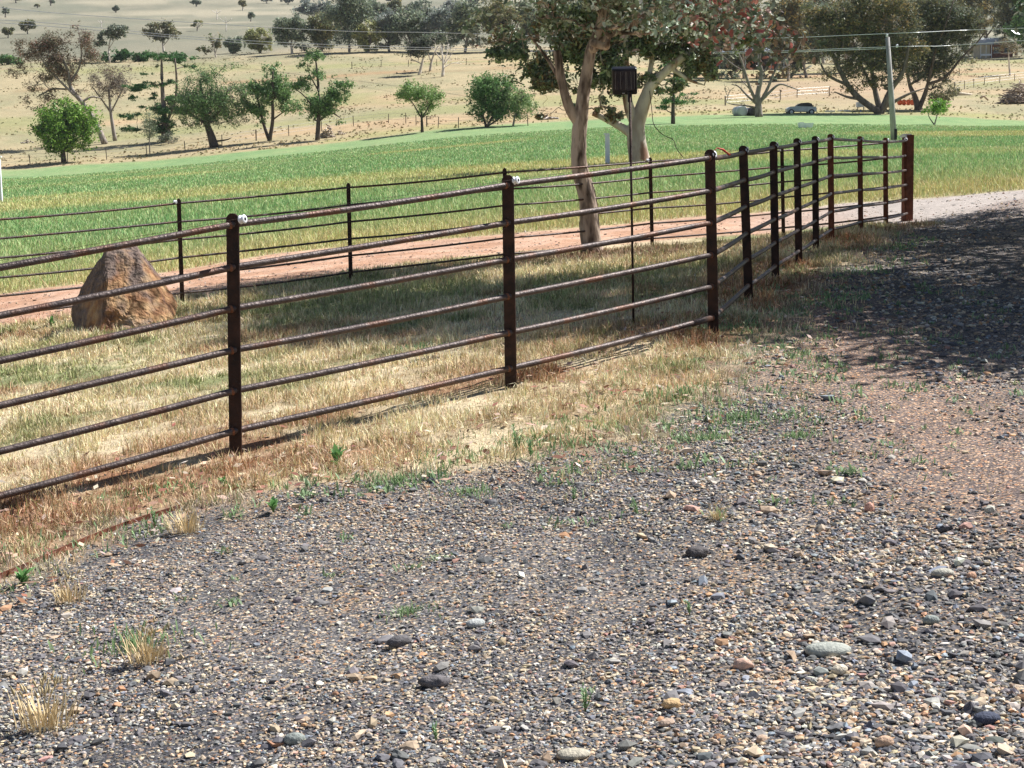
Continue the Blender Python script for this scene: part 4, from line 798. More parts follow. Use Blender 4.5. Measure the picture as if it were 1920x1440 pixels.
# --- right of the near gums
tree('conifer', 'dark green spreading conifer showing behind the pale trunked gum', (1262,232), [[(1262,232,9),(1262,190),(1264,130,4)]], [(1270,188,38,9),(1290,178,28,8),(1240,170,24,10),(1275,150,26,12),(1262,120,26,14),(1300,190,14,6),(1240,200,20,8)], [(.035,.09,.025),(.055,.14,.04),(.09,.18,.05)], leaf=.14, n=4500, tw=9, bark=DRK, cl=80, asp=.3, flat=.5)
tree('dead_tree', 'bare grey dead tree with twisted limbs at the far right edge of the paddock', (1423,219), [[(1423,219,15),(1422,198,12),(1421,175,8),(1428,140,6),(1424,110,4),(1430,85,2)], [(1420,200,7),(1408,170),(1396,135),(1388,110),(1378,92,2)], [(1426,195,7),(1440,165),(1455,130),(1478,105),(1488,82,1.5)], [(1427,186,6),(1448,168),(1463,158),(1482,163),(1500,170,1.5)], [(1420,200,5),(1400,178),(1385,162),(1372,158,1.5)], [(1418,205,4),(1398,198),(1375,196),(1362,192,1.3)], [(1363,192,2),(1366,178),(1372,166,1)], [(1366,180,1.5),(1358,166,1)], [(1396,135,3),(1375,122),(1350,100,1.2)], [(1428,140,3),(1440,120),(1443,95,1.2)], [(1455,130,2.5),(1470,128),(1486,120,1)], [(1408,168,2.5),(1392,152),(1384,140,1)]],
  [], [], tw=15, bark=(.24,.21,.20), sides=8)
tree('gum_tree', 'huge many stemmed gum fanning out from one foot, left of the leaning power pole', (1652,213), [[(1640,213,14),(1612,185,8),(1590,160),(1568,118),(1555,90),(1520,60),(1498,40,2.5)], [(1652,213,13),(1645,175),(1640,130),(1625,80,4)], [(1660,211,14),(1668,170),(1690,135),(1700,80,4)], [(1668,200,9),(1700,178),(1735,165,2)], [(1612,185,7),(1590,182),(1565,172,2)], [(1590,155,6),(1550,140),(1530,105),(1495,65,2)], [(1568,118,4),(1580,70),(1560,20,1.5)], [(1645,170,6),(1620,120),(1605,70),(1590,10,2)]],
  [(1575,40,46,38),(1625,60,46,42),(1600,125,40,30),(1545,70,30,24),(1668,70,46,40),(1640,145,32,24),(1600,165,30,16),(1560,140,26,16),(1680,130,34,26),(1530,30,34,28),(1620,10,56,30),(1700,40,30,30),(1640,100,50,34),(1580,90,44,30),(1700,95,36,34),(1670,20,50,28),(1530,110,22,18),(1655,165,22,12),(1628,100,36,26),(1702,150,20,14)],
  GLD+OLV+[(.055,.065,.04)], leaf=.15, n=64000, tw=20, bright=1.5, bark=(.20,.17,.155), cl=260, asp=.35, depth=.7)
tree('gum_tree', 'dark many stemmed gum right of the leaning power pole, above the bright little bush', (1722,206), [[(1722,206,13),(1715,180,8),(1706,160),(1698,120,4)], [(1726,204,10),(1733,175),(1740,140),(1750,90,4)], [(1738,160,7),(1770,145),(1800,110),(1830,80),(1850,55,1.5)], [(1750,90,4),(1765,50),(1780,0,1.5)], [(1740,135,4),(1752,100),(1745,60,1.5)]],
  [(1720,80,34,36),(1760,70,40,34),(1750,120,36,26),(1790,105,30,20),(1765,155,26,16),(1780,175,18,10),(1810,70,30,24),(1710,130,26,24),(1800,30,40,26),(1750,20,46,30),(1830,50,20,16),(1745,100,44,34),(1730,140,26,20),(1780,50,44,30),(1812,125,16,12),(1790,140,24,12)],
  GRG+OLV, leaf=.15, n=52000, tw=18, bright=1.5, bark=(.16,.13,.115), cl=230, asp=.35, depth=.7)
tree('bush', 'small bright green bush standing at the far right edge of the paddock', (1752,234), [[(1752,234,3),(1756,220),(1760,205,1.5)], [(1750,233,2.5),(1742,220),(1738,208,1)]], [(1755,204,20,12),(1740,210,12,8),(1770,198,14,11),(1757,192,16,8)], BRI+[(.09,.17,.04)], leaf=.08, n=3500, tw=3.5, bark=GRY, cl=60, asp=.55)
tree('shrub', 'grey green shrub under the dark gum right of the power pole', (1765,205), [[(1765,205,2),(1765,190,1)]], [(1765,182,24,18),(1785,170,20,12),(1748,192,14,10)], OLV, leaf=.12, n=2600, tw=3, cl=50)
tree('small_tree', 'small pale trunked tree alone on the dry bank at the far right', (1894,143), [[(1894,143,4),(1892,120),(1891,95,2)]], [(1890,82,22,12),(1905,92,16,10),(1875,92,12,9)], [(.10,.11,.06),(.15,.13,.08)], leaf=.14, n=1500, tw=4, bark=WHT, cl=40)
# --- wood behind on the right bank
wd = [(1340,150,46,1),(1395,147,44,0),(1478,152,40,2),(1335,140,40,1),(1365,128,36,0),(1470,128,40,0),(1512,146,44,1),(1545,122,44,2),(1590,138,48,0),(1660,120,50,2),(1710,112,50,1),(1772,124,50,0),(1815,104,48,2),(1850,100,44,1),(1905,104,42,0),(1935,106,40,3)]
wl = ['before the shed\'s left half','before the shed\'s middle','before the shed\'s right half','beside the shed\'s left end','just left of the dead tree top','right of the dead tree top','at the right end of the pale roofed shed','left of the big fanning gum','behind the left side of the fanning gum','behind the power pole','directly right of the power pole top','behind the dark stemmed gum','right of the dark stemmed gum','above the low farmhouse','rising behind the small pale trunked tree','cut by the right edge of the picture']
for i, (x, y, r, k) in enumerate(wd):
    h = 84+rng.random()*26; j = rng.random(6)*2-1
    tree('gum_tree', ('olive','grey green','golden brown tipped','deep green')[k]+' gum in the right wood, '+wl[i], (x,y), [[(x,y,6),(x+j[0]*5,y-h*.3),(x+j[1]*12,y-h*.62,3),(x+j[1]*16,y-h,1.5)], [(x+j[0]*4,y-h*.3,3.5),(x+18+j[2]*6,y-h*.6),(x+26,y-h*.85,1)], [(x,y-h*.25,3.5),(x-16+j[3]*6,y-h*.55),(x-26,y-h*.85,1)]],
      [(x,y-h*.85,r,24),(x+r*.6,y-h*.6,r*.6,18),(x-r*.6,y-h*.62,r*.6,18),(x+j[4]*10,y-h*.5,r*.6,16),(x,y-h*1.12,r*.9,24),(x+j[5]*12,y-h*.75,r*.8,22),(x+8,y-h*1.3,r*.8,22),(x-r*.4,y-h*.36,r*.4,10),(x+r*.4,y-h*.38,r*.4,10),(x+j[4]*14,y-h*.2,r*.5,10),(x-j[2]*r,y-7,r*.5,7),(x+j[5]*r,y-8,r*.6,8)], (OLV,GRG,GLD,DKG+GRN)[k], leaf=.27, n=20000, tw=6, bright=1.9, bark=(WHT,GRY,WHT,GRY)[k], cl=110, asp=.35, group='gums of the wood on the right bank', depth=.5)
# --- middle distance belt behind the tan field
bel = [(440,100,16,14,GRG,'low grey bush'),(487,101,26,22,[(.12,.13,.05),(.16,.16,.07),(.09,.10,.05)],'yellow olive tree'),(548,103,32,34,GRG,'grey green gum with a bright white trunk'),(604,99,30,34,OLV,'olive gum with a bent pale trunk'),(655,101,44,60,GRG,'tallest dark gum'),(690,101,24,28,[(.12,.13,.05),(.15,.15,.07)],'olive tree standing forward'),
  (730,98,36,34,BLU,'blue grey gum'),(765,98,34,38,GRG,'broad grey gum'),(828,97,34,38,BLU,'blue grey gum with pale upper branches'),(872,98,34,44,GRG,'dark gum half hidden by near leaves'),(935,96,36,46,OLV,'olive gum'),(985,95,34,42,GRG,'grey gum'),(1040,96,34,46,OLV,'dull olive gum'),(1100,98,36,44,GRG,'grey gum'),(1160,100,36,46,BLU,'blue grey gum'),(1225,104,36,50,OLV,'olive gum'),(1285,108,36,50,GRG,'grey gum')]
bp = ['at the left end of the far belt','near the left end of the far belt','third from the left in the far belt','left of the tallest gum in the far belt','in the middle of the far belt','in front of the far belt','right of the tallest gum in the far belt','behind the leaning pair on the tan field','above the dead white tree','left of the near gum crown','seen through the left leaves of the near gum','left of the near gum fork','behind the near gum trunk','between the two big gums','behind the solar energiser','behind the pale trunked gum','left of the pale roofed shed']
for (x,y,rx,h,cl_,nm), p_ in zip(bel, bp):
    rx *= 1.2; h *= 1.45
    j = rng.random(4)*2-1; b = WHT if 'white' in nm or 'pale' in nm else GRY
    tree('gum_tree' if 'bush' not in nm else 'bush', nm+' '+p_, (x,y), [[(x,y,6),(x+j[0]*4,y-h*.35),(x+j[1]*8,y-h*.8,1.5)],[(x,y-h*.3,3),(x+rx*.4,y-h*.8,1)],[(x,y-h*.28,3),(x-rx*.4,y-h*.8,1)]],
      [(x,y-h*1.15,rx*.75,h*.38),(x+rx*.5,y-h*.85,rx*.55,h*.34),(x-rx*.5,y-h*.85,rx*.55,h*.34),(x,y-h*.75,rx*.7,h*.3),(x+j[2]*rx*.4,y-h*.5,rx*.6,h*.24),(x-j[2]*rx*.5,y-h*.28,rx*.6,h*.16)], cl_, leaf=.26, n=13000, tw=5, bright=2.3, bark=b, cl=110, asp=.4, group='trees of the far belt behind the tan field')
tree('gum_tree', 'dark leaning gum of the pair casting shade on the tan field', (786,141), [[(786,141,6),(791,120),(796,100,3)]], [(776,92,22,20),(795,85,20,18),(770,108,12,10)], [(.04,.05,.035),(.06,.07,.045)], leaf=.22, n=2600, tw=6, bark=WHT, cl=50)
tree('gum_tree', 'pale trunked gum of the pair standing right of its dark neighbour', (806,134), [[(806,134,5),(810,112),(820,88,2)],[(809,115,3),(800,92,1.5)]], [(815,72,22,16),(800,80,14,10)], GRG, leaf=.22, n=1800, tw=5, bark=WHT, cl=40)
tree('dead_tree', 'bare white dead tree on the tan field right of the pale trunked pair', (830,144), [[(830,144,6),(831,122),(829,100),(826,84,1.2)],[(831,124,3),(842,108),(852,92,1)],[(831,120,2.5),(838,100),(840,82,1)],[(830,118,2.5),(818,100),(812,90,1)],[(832,125,2),(850,118),(866,120,.8)],[(829,105,2),(822,92,.8)]], [], [], tw=6, bark=(.85,.82,.78), sides=6)
tree('gum_tree', 'grey gum with a thin white trunk on the pasture behind the brown leaved gum', (206,120), [[(206,120,3.5),(204,92),(208,68,2)],[(204,95,2),(216,72,1)]], [(205,64,26,10),(218,54,22,9),(188,76,14,12),(232,62,10,8)], GRG, leaf=.26, n=2600, tw=4, bark=WHT, cl=60)
tree('gum_tree', 'umbrella shaped olive gum on the pasture above the tall conifer', (307,98), [[(307,98,4),(305,82),(302,62,2)],[(305,85,2),(320,70,1)]], [(300,46,28,9),(285,60,20,10),(322,62,18,12),(300,70,20,8)], OLV, leaf=.26, n=3000, tw=4.5, bark=WHT, cl=60)
tree('bushy_tree', 'brown topped tree with green undergrowth left of the far belt', (405,109), [[(405,109,3),(402,92),(400,72,1.5)],[(404,100,2),(410,80,1)]], [(400,70,17,10),(404,84,15,8),(385,95,12,9),(375,90,6,8)], [(.17,.12,.06),(.11,.12,.05),(.09,.13,.05)], leaf=.24, n=2200, tw=3.5, bark=WHT, cl=50)
tree('hedge', 'long dark green hedge on the pasture behind the brown leaved gum', (235,118), [[(235,118,2),(235,110,1)]], [(205,108,16,11),(232,104,22,12),(262,107,22,10),(285,108,16,8),(330,106,30,6),(192,112,6,6)], DKG+[(.05,.09,.03)], leaf=.28, n=5500, tw=3, cl=90, flat=.9)
tree('shrub', 'low green shrub clump at the left edge beyond the pasture', (20,122), [[(20,122,2),(20,112,1)]], [(12,112,18,8),(32,116,12,6)], DKG+GRN, leaf=.28, n=1800, tw=2, cl=40)
# --- scattered trees on the bare hill
HL = [(52,66,19,20,'dense dark green tree low on the hill at the upper left'),(10,32,9,14,'grey gum cut by the left edge on the hill'),(70,15,6,5,'little dark bush highest on the left of the hill'),(217,24,9,9,'small round grey gum alone on the open hill'),(370,60,12,15,'dark vase shaped gum with a thin dark trunk on the hill'),(368,12,14,8,'grey tree cut by the top edge above the vase shaped gum'),
  (455,20,10,14,'grey gum at the top left of the white trunked one'),(470,40,8,12,'small gum with a tall white trunk on the hill'),(15,72,12,14,'scrubby grey gum at the left edge below the cut gum'),(95,10,10,8,'grey gum touching the top edge at the left'),(30,5,14,8,'dark gum touching the top edge at the far left'),
  (585,44,40,32,'broad bluish gum on the hill above the far belt'),(632,50,30,34,'bluish gum beside the broad one above the far belt'),(700,48,30,32,'grey gum on the hill above the tallest belt gum'),(742,46,24,32,'tall grey gum right of its broad neighbour on the hill'),(790,48,34,32,'spreading grey gum on the hill right of the tall one'),(850,44,32,30,'pale bluish gum on the hill near the near gum leaves'),(540,8,16,8,'blue grey tree at the top edge above the far belt'),
  (890,16,22,16,'bluish gum seen left of the near gum crown'),(650,8,20,10,'distant blue tree on the skyline of the hill top'),(735,6,20,9,'distant blue grey tree at the top centre'),(500,6,14,8,'distant blue grey tree right of the white trunked gum'),
  (1500,60,30,40,'dim grey gum far behind the right wood'),(1600,50,30,40,'dim olive gum far behind the fanning gum'),(1700,46,30,40,'dim grey gum far behind the power pole'),(1800,44,30,40,'dim olive gum far behind the right bank'),(1890,42,30,40,'dim grey gum far behind the right edge'),(1400,60,30,36,'dim grey gum far behind the shed'),(1320,56,28,36,'dim olive gum far behind the shed\'s left end')]
for i, (x,y,rx,h,l_) in enumerate(HL):
    k = 'blu' in l_; dim = 'dim' in l_
    tree('hill_tree', l_, (x,y), [[(x,y,2.6),(x+rng.random()*2-1,y-h*.5),(x,y-h*.9,1)],[(x,y-h*.35,1.5),(x+rx*.4,y-h*.9,.7)]], [(x,y-h*1.1,rx*.75,h*.35),(x+rx*.45,y-h*.85,rx*.5,h*.3),(x-rx*.45,y-h*.9,rx*.5,h*.3),(x,y-h*.7,rx*.6,h*.24)],
      BLU if k else ((OLV,GRG)[i % 2]), bright=2.1, leaf=.42 if not dim else .5, n=int(900+rx*h*4), tw=3, bark=WHT if 'white' in l_ else GRY, cl=int(24+rx*h/25), group='scattered trees on the bare hill' if not dim else 'dim gums far behind the right wood')
for x,y,h,l_ in [(190,52,14,'white dead tree with a crossed top on the hill'),(407,38,20,'forked white dead tree on the hill right of the vase shaped gum'),(424,60,28,'slim white dead tree below the forked one')]:
    tree('dead_tree', l_, (x,y), [[(x,y,2),(x,y-h*.6),(x-1,y-h,.8)],[(x,y-h*.6,1.4),(x+h*.4,y-h*.9,.7)],[(x,y-h*.55,1.2),(x-h*.5,y-h*.95,.7)]], [], [], tw=2, bark=(.95,.92,.9), sides=5)
# --- trees beside the drive, just outside the picture, whose shade falls on the gravel
SH = [((7.6,10.4),2.3,6.5),((6.9,13.3),2.2,6.5),((8.6,12.6),2.9,7.4),((7.6,16.2),2.8,7.4),((9.8,19.0),3.0,7.8),((8.6,21.6),2.2,6.6)]
def free_tree(xy, r, h, label, n=11500, leaf=.075):
    g = A([xy[0], xy[1], gh([xy[0]],[xy[1]])[0]]); root = thing('roadside_gum', label, 'tree', tuple(g), 'gums beside the driveway, right of the picture'); m = MB()
    m.add(*tube(smooth_path([g, g+A([.1,0,h*.3]), g+A([-.2,.1,h*.6]), g+A([0,0,h*.95])], 4), np.linspace(.16,.03,13), 10), col=GRY); cc = []
    for k in range(34):
        a = rng.random()*6.283; q = rng.random()**.5*r; c = g+A([math.cos(a)*q, math.sin(a)*q, h*(.42+.55*rng.random()*(1-.4*(q/r)**2))]); cc.append(c)
        s = g+A([0,0,max(.8, c[2]-g[2]-q*.7)]); m.add(*tube(smooth_path([s, (s+c)/2+A([0,0,.2]), c], 3), np.linspace(.045,.012,7), 5), col=GRY)
    m.build('trunk', M_bark, root, tuple(g), True); cc = A(cc); k = rng.integers(0, len(cc), n); P = cc[k]+np.clip(rng.normal(size=(n,3)), -1.8, 1.8)*A([.42,.42,.26])*r/2.6
    c = jitter_col(A(GUM)[rng.integers(0,6,n)], .2); u = rng.normal(size=(n,3)); u /= np.linalg.norm(u, axis=1)[:,None]; v = np.cross(u, rng.normal(size=(n,3))); v /= np.linalg.norm(v, axis=1)[:,None]
    V = np.stack([P-u*leaf, P+v*leaf*.5, P+u*leaf, P-v*leaf*.5], 1).reshape(-1,3); mk('crown', V-g, [np.arange(n)[:,None]*4+A([[0,1,2,3]])], M_gum, root, np.repeat(c, 4, 0))
for (xy, r, h), l_ in zip(SH, ['nearest gum beside the driveway, out of frame, shading the gravel','second gum beside the driveway, out of frame','third gum beside the driveway, out of frame','fourth gum beside the driveway, out of frame','fifth gum beside the driveway, out of frame','farthest gum beside the driveway, out of frame']): free_tree(xy, r, h, l_)
# ------------------------------------------------------------------ farm things in the distance
def root_at(name, label, cat, px, py, grp=None):
    g = gp(px, py); return thing(name, label, cat, tuple(g), grp), g, g[1]/F
# power pole and cables
r, g, s = root_at('power_pole', 'leaning grey timber power pole at the right behind the fence end', 'power pole', 1677, 266); D = g[1]
m = MB(); m.add(*tube([g-A([0,0,.3]), at(1672,190,D), at(1664,70,D)], [6*s,5.2*s,4*s], 10)); m.build('pole', M_pole, r, tuple(g), True)
m = MB(); m.add(*box(at(1678,252,D)-A([0,5.5*s,0]), 5*s, .06, 20*s)); m.build('number_plate', M_blackpl, r, tuple(g))
for x, y in ((1682,86),(1663,66)):
    m = MB(); m.add(*lathe(at(x,y,D), (0,0,1), [(-3*s,1*s),(-2*s,2.6*s),(0,1.5*s),(1.5*s,2.4*s),(3*s,.8*s)], 10)); m.build('insulator', M_white, r, tuple(g), True)
def cable(pts, label, r=.012):
    P = smooth_path([at(*p) for p in pts], 8); m = MB(); V, F_ = tube(P, [max(.0095, .00016*p[1]) for p in P], 5); m.add(V, F_); o = m.build('power_cable', M_pwire, None, (0,0,0), True); tag(o, label, 'cable')
cable([(-60,8,380),(100,24,350),(325,40,320),(497,51,290),(665,59,260),(810,61,235),(1100,70,190),(1400,72,150),(1663,63,D),(1800,57,100),(2000,50,90)], 'highest thin pale cable running across the top to the power pole')
cable([(-60,34,380),(100,44,350),(325,66,320),(480,77,290),(660,85,262),(900,92,225),(1150,97,185),(1400,97,150),(1663,88,D),(1770,86,104),(1920,76,94),(2000,71,90)], 'middle pale cable crossing the trees to the power pole')
cable([(-60,39,378),(100,50,349),(337,71,319),(480,82,290),(660,90,262),(900,95,225),(1150,99,185),(1400,99.5,150),(1663,91,D)], 'lowest pale cable strung just under the middle one')
# white posts out in the paddock
r, g, s = root_at('marker_post', 'white painted post on the paddock just left of the pale gum trunk', 'post', 1141, 311); D = g[1]
m = MB(); m.add(*box((g+at(1137,252,D))/2, 8.5*s, 6*s, 59*s)); o = m.build('post', M_whpost, r, tuple(g)); b = o.modifiers.new('b','BEVEL'); b.width = .6*s; b.segments = 2
m = MB(); m.add(*box(at(1137,251,D), 9.6*s, 7.2*s, 2*s)); m.build('post_cap', M_whpost, r, tuple(g))
r, g, s = root_at('marker_post', 'pale post cut by the left edge of the picture on the paddock', 'post', -1, 379); D = g[1]
m = MB(); m.add(*box((g+at(-2,295,D))/2, 8*s, 6*s, 84*s)); o = m.build('post', M_whpost, r, tuple(g)); b = o.modifiers.new('b','BEVEL'); b.width = .6*s; b.segments = 2
m = MB(); m.add(*box(at(-2,294,D), 9*s, 7*s, 2*s)); m.build('post_cap', M_whpost, r, tuple(g))
# wire fences
def wire_fence(pts, label, h=1.15, gap=4.2, pw=.05, mat=M_timber, matw=M_wire, col=(.42,.38,.34)):
    P = A([gp(*p) for p in pts]); L = np.concatenate([[0], np.cumsum(np.linalg.norm(np.diff(P[:,:2], axis=0), axis=1))]); n = min(95, int(L[-1]/gap)+1); t = np.linspace(0, L[-1], n)
    X = np.interp(t, L, P[:,0]); Y = np.interp(t, L, P[:,1]); Z = gh(X, Y)+ss(120,300,Y)*(fbm(X*.02, Y*.02, 51)-.5)*2.2*ss(150,400,Y); root = thing('wire_fence', label, 'fence', (X[0],Y[0],Z[0])); off = (X[0],Y[0],Z[0]); tops = []
    for i in range(n):
        b = A([X[i],Y[i],Z[i]-.1]); hh = h*(.92+.16*rng.random()); t_ = b+A([rng.normal()*.04,rng.normal()*.04,hh+.1]); m = MB(); m.add(*tube([b,t_], pw*(1.5 if i % 7 == 0 else 1)/1., 5), col=col); m.build('post', mat, root, off)
    for k in (.35,.7,1.0):
        m = MB(); m.add(*tube(np.stack([X,Y,Z+h*k], 1), .010, 4)); m.build('wire', matw, root, off)
wire_fence([(-20,313),(60,309),(160,303),(300,290),(440,270),(560,252),(667,236),(748,229),(830,241),(900,240),(990,236)], 'old wire fence on thin posts along the left edge of the paddock')
wire_fence([(660,129),(720,126),(790,125),(860,122),(930,120)], 'distant wire fence on the tan field behind the leaning gum pair', pw=.05)
wire_fence([(1360,198),(1440,192),(1500,182),(1570,178),(1640,180)], 'wire fence with pale timber posts behind the dead tree', pw=.06, gap=5.5, col=(.5,.47,.43))
wire_fence([(1790,170),(1840,160),(1930,150)], 'short run of wire fence on the dry bank near the brush pile', gap=4)
# shed with a pale iron roof
M_greywall = noisemat('grey_boards', (.12,.11,.115), (.26,.24,.235), 1.2, .9, 0, .1, stretch=(3,1,.2))
g = gp(1400,132); D = g[1]; s = D/F
r = thing('shed', 'long open farm shed with a pale blue grey iron roof among the right trees', 'shed', tuple(g)); off = tuple(g); dep = 7.
x0 = at(1300,128,D)[0]; x1 = at(1495,128,D)[0]; z0 = g[2]-.3; zt = at(1400,98,D)[2]; zr = at(1400,84,D)[2]
m = MB(); V = A([[x0-.4,D-.6,zt],[x1+.4,D-.6,zt],[x1+.4,D+dep,zr],[x0-.4,D+dep,zr]]); V = np.vstack([V, V+A([0,0,.12])]); m.add(V, [A([[3,2,1,0],[4,5,6,7],[0,1,5,4],[1,2,6,5],[2,3,7,6],[3,0,4,7]])])
for k in range(60):
    x = x0-.4+(x1-x0+.8)*(k+.5)/60; m.add(*tube([A([x,D-.6,zt+.12]), A([x,D+dep,zr+.12])], .035, 4))
m.build('roof', M_roofblue, r, off)
m = MB(); m.add(*box(((x0+x1)/2, D+dep-.1, (z0+zr)/2), x1-x0, .12, zr-z0-.1)); m.build('wall', M_greywall, r, off)
for i, x in enumerate(np.linspace(x0+.1, x1-.1, 9)):
    m = MB(); m.add(*box((x, D, (z0+zt)/2), .16, .16, zt-z0)); m.build('post', M_carwh, r, off)
for x in (x0, x1):
    m = MB(); m.add(*box((x, D+dep/2, (z0+zt)/2), .08, dep-.5, zt-z0)); m.build('wall', M_darkwall, r, off)
# farmhouse
g = gp(1868,106); D = g[1]; s = D/F; r = thing('farmhouse', 'low farmhouse with cream veranda and dark brick wall on the right bank', 'house', tuple(g)); off = tuple(g)
xa, xb, xc = at(1836,104,D)[0], at(1856,104,D)[0], at(1900,104,D)[0]; z0 = g[2]-.3; z1 = at(1860,84,D)[2]
m = MB(); m.add(*box(((xa+xb)/2, D+2, (z0+z1)/2), xb-xa, 4, z1-z0)); m.build('wall', M_cream, r, off)
m = MB(); m.add(*box(((xb+xc)/2, D+2.6, (z0+z1)/2), xc-xb, 4.6, z1-z0)); o = m.build('wall', M_brick, r, off); o['label'] = 'dark brick wall'
m = MB(); zr = z1+1.5; V = A([[xa-.5,D-1.2,z1],[xc+.5,D-1.2,z1],[xc+.5,D+5.4,z1],[xa-.5,D+5.4,z1],[xa+1,D+2.2,zr],[xc-1,D+2.2,zr]]); m.add(V, [A([[0,3,2,1],[0,1,5,4],[2,3,4,5]]), A([[1,2,5],[3,0,4]])]); m.build('roof', M_galv, r, off)
for x in np.linspace(xa, xb, 3): m = MB(); m.add(*box((x, D-1, (z0+z1)/2), .12, .12, z1-z0)); m.build('veranda_post', M_whpost, r, off)
m = MB(); m.add(*box(((xa+xb)/2, D-1, z0+.6), xb-xa, .1, .35)); m.build('veranda_rail', M_whpost, r, off)
for x in (xb+(xc-xb)*.3, xb+(xc-xb)*.75):
    m = MB(); m.add(*box((x, D+.27, z0+1.6), 1.1, .1, 1.1)); w_ = m.build('window', M_glass, r, off); m = MB(); m.add(*box((x, D+.25, z0+1.0), 1.3, .16, .09)); m.build('sill', M_whpost, w_, off)
# drums by the dead tree
for (x, y, rx, mat, l_) in [(1388,217,9,M_carwh,'pale steel drum lying left of the dead tree'),(1402,216,7,M_whpost,'white drum lying between two others at the dead tree'),(1413,217,8,M_darkwall,'dark drum lying against the dead tree trunk')]:
    r, g, s = root_at('drum', l_, 'drum', x, y); c = g+A([0,.3,rx*s*.95]); ax = A([.35,-1,0])/1.06
    m = MB(); R_ = rx*s; m.add(*lathe(c, ax, [(-.8,R_*.9),(-.8,R_),(-.3,R_),(-.28,R_*1.04),(-.24,R_*1.04),(-.22,R_),(.22,R_),(.24,R_*1.04),(.28,R_*1.04),(.3,R_),(.8,R_),(.8,R_*.9)], 20)); m.build('drum_body', mat, r, tuple(g), True)
    m = MB(); m.add(*lathe(c, ax, [(.79,R_*.88),(.82,R_*.86),(.82,.01)], 20)); m.build('drum_lid', M_galv if mat is not M_darkwall else M_darkwall, r, tuple(g))
# old utility vehicle, bonnet to the left, under its dark canopy
r, g, s = root_at('old_pickup', 'old grey pickup with a black canopy parked beyond the paddock', 'pickup', 1502, 213); off = tuple(g); D = g[1]
def pb(x0, x1, y0, y1, w=1.5, dz=0): a = at(x0,y1,D); b = at(x1,y0,D); return box(((a[0]+b[0])/2, D+.9+dz, (a[2]+b[2])/2), b[0]-a[0], w, b[2]-a[2])
m = MB(); prof = [(1477,209),(1477,203),(1482,200),(1493,199),(1531,200),(1532,209)]; pts = [at(x,y,D) for x, y in prof]; n = len(pts)
V = A([[p[0],D+.1,p[2]] for p in pts]+[[p[0],D+1.7,p[2]] for p in pts]); m.add(V, [A([[i,(i+1)%n,n+(i+1)%n,n+i] for i in range(n)]), np.arange(n)[None,::-1], n+np.arange(n)[None]]); m.build('body', M_carwh, r, off)
m = MB(); prof = [(1494,200),(1497,196),(1503,193),(1516,192),(1523,194),(1526,201)]; pts = [at(x,y,D) for x, y in prof]; n = len(pts)
V = A([[p[0],D+.2,p[2]] for p in pts]+[[p[0],D+1.6,p[2]] for p in pts]); m.add(V, [A([[i,(i+1)%n,n+(i+1)%n,n+i] for i in range(n)]), np.arange(n)[None,::-1], n+np.arange(n)[None]]); m.build('canopy', M_carblk, r, off)
for x in (1484,1522):
    for dy in (.12, 1.6):
        c = at(x,210,D)+A([0,dy,0]); m = MB(); m.add(*lathe(c, (0,1,0), [(-.11,.02),(-.11,.2),(-.10,.32),(.08,.32),(.1,.2),(.1,.02)], 18)); w_ = m.build('wheel', M_tyre, r, off, True)
        m = MB(); m.add(*lathe(c, (0,1,0), [(-.125,.005),(-.125,.17),(-.11,.18)], 14)); m.build('rim', M_carwh, w_, off, True)
m = MB(); m.add(*pb(1498,1507,196,200,1.42,-.0)); m.build('window', M_glass, r, off)
m = MB(); m.add(*pb(1476,1478,204,207,1.2)); m.build('bumper', M_galv, r, off)
# oddments along the yard
def slab(name, label, cat, x0, x1, y0, y1, mat, dep=.8, part='panel', leg=None):
    g = gp((x0+x1)/2, y1); D = g[1]; a = at(x0,y1,D); b = at(x1,y0,D); root = thing(name, label, cat, tuple(g)); m = MB(); z0 = g[2]-.02
    m.add(*box(((a[0]+b[0])/2, D+dep/2, (z0+b[2])/2+(leg or 0)/2), b[0]-a[0], dep, b[2]-z0-(leg or 0))); o = m.build(part, mat, root, tuple(g)); bv = o.modifiers.new('b','BEVEL'); bv.width = .03; bv.segments = 2; return root, a, b, D, z0
slab('metal_sheet', 'long white metal sheet lying flat left of the fanning gum', 'metal sheet', 1573, 1595, 206, 209, M_whpost, .9)
slab('timber_stack', 'low pale stack of boards right of the pickup', 'boards', 1548, 1566, 207, 210, M_carwh, .6)
rt, a, b, D, z0 = slab('machine_box', 'white box shaped machine on a dark frame at the foot of the fanning gum', 'machine', 1607, 1621, 191, 206, M_whpost, .7, 'housing', .35)
for x in (a[0]+.08, b[0]-.08):
    m = MB(); m.add(*box((x, D+.1, z0+.18), .08, .08, .36)); m.build('leg', M_blackpl, rt, rt.location[:])
m = MB(); m.add(*tube([at(1600,208,D-4), at(1612,218,D-6), at(1614,206,D-3)], .07, 6)); m.build('drawbar', M_blackpl, rt, rt.location[:])
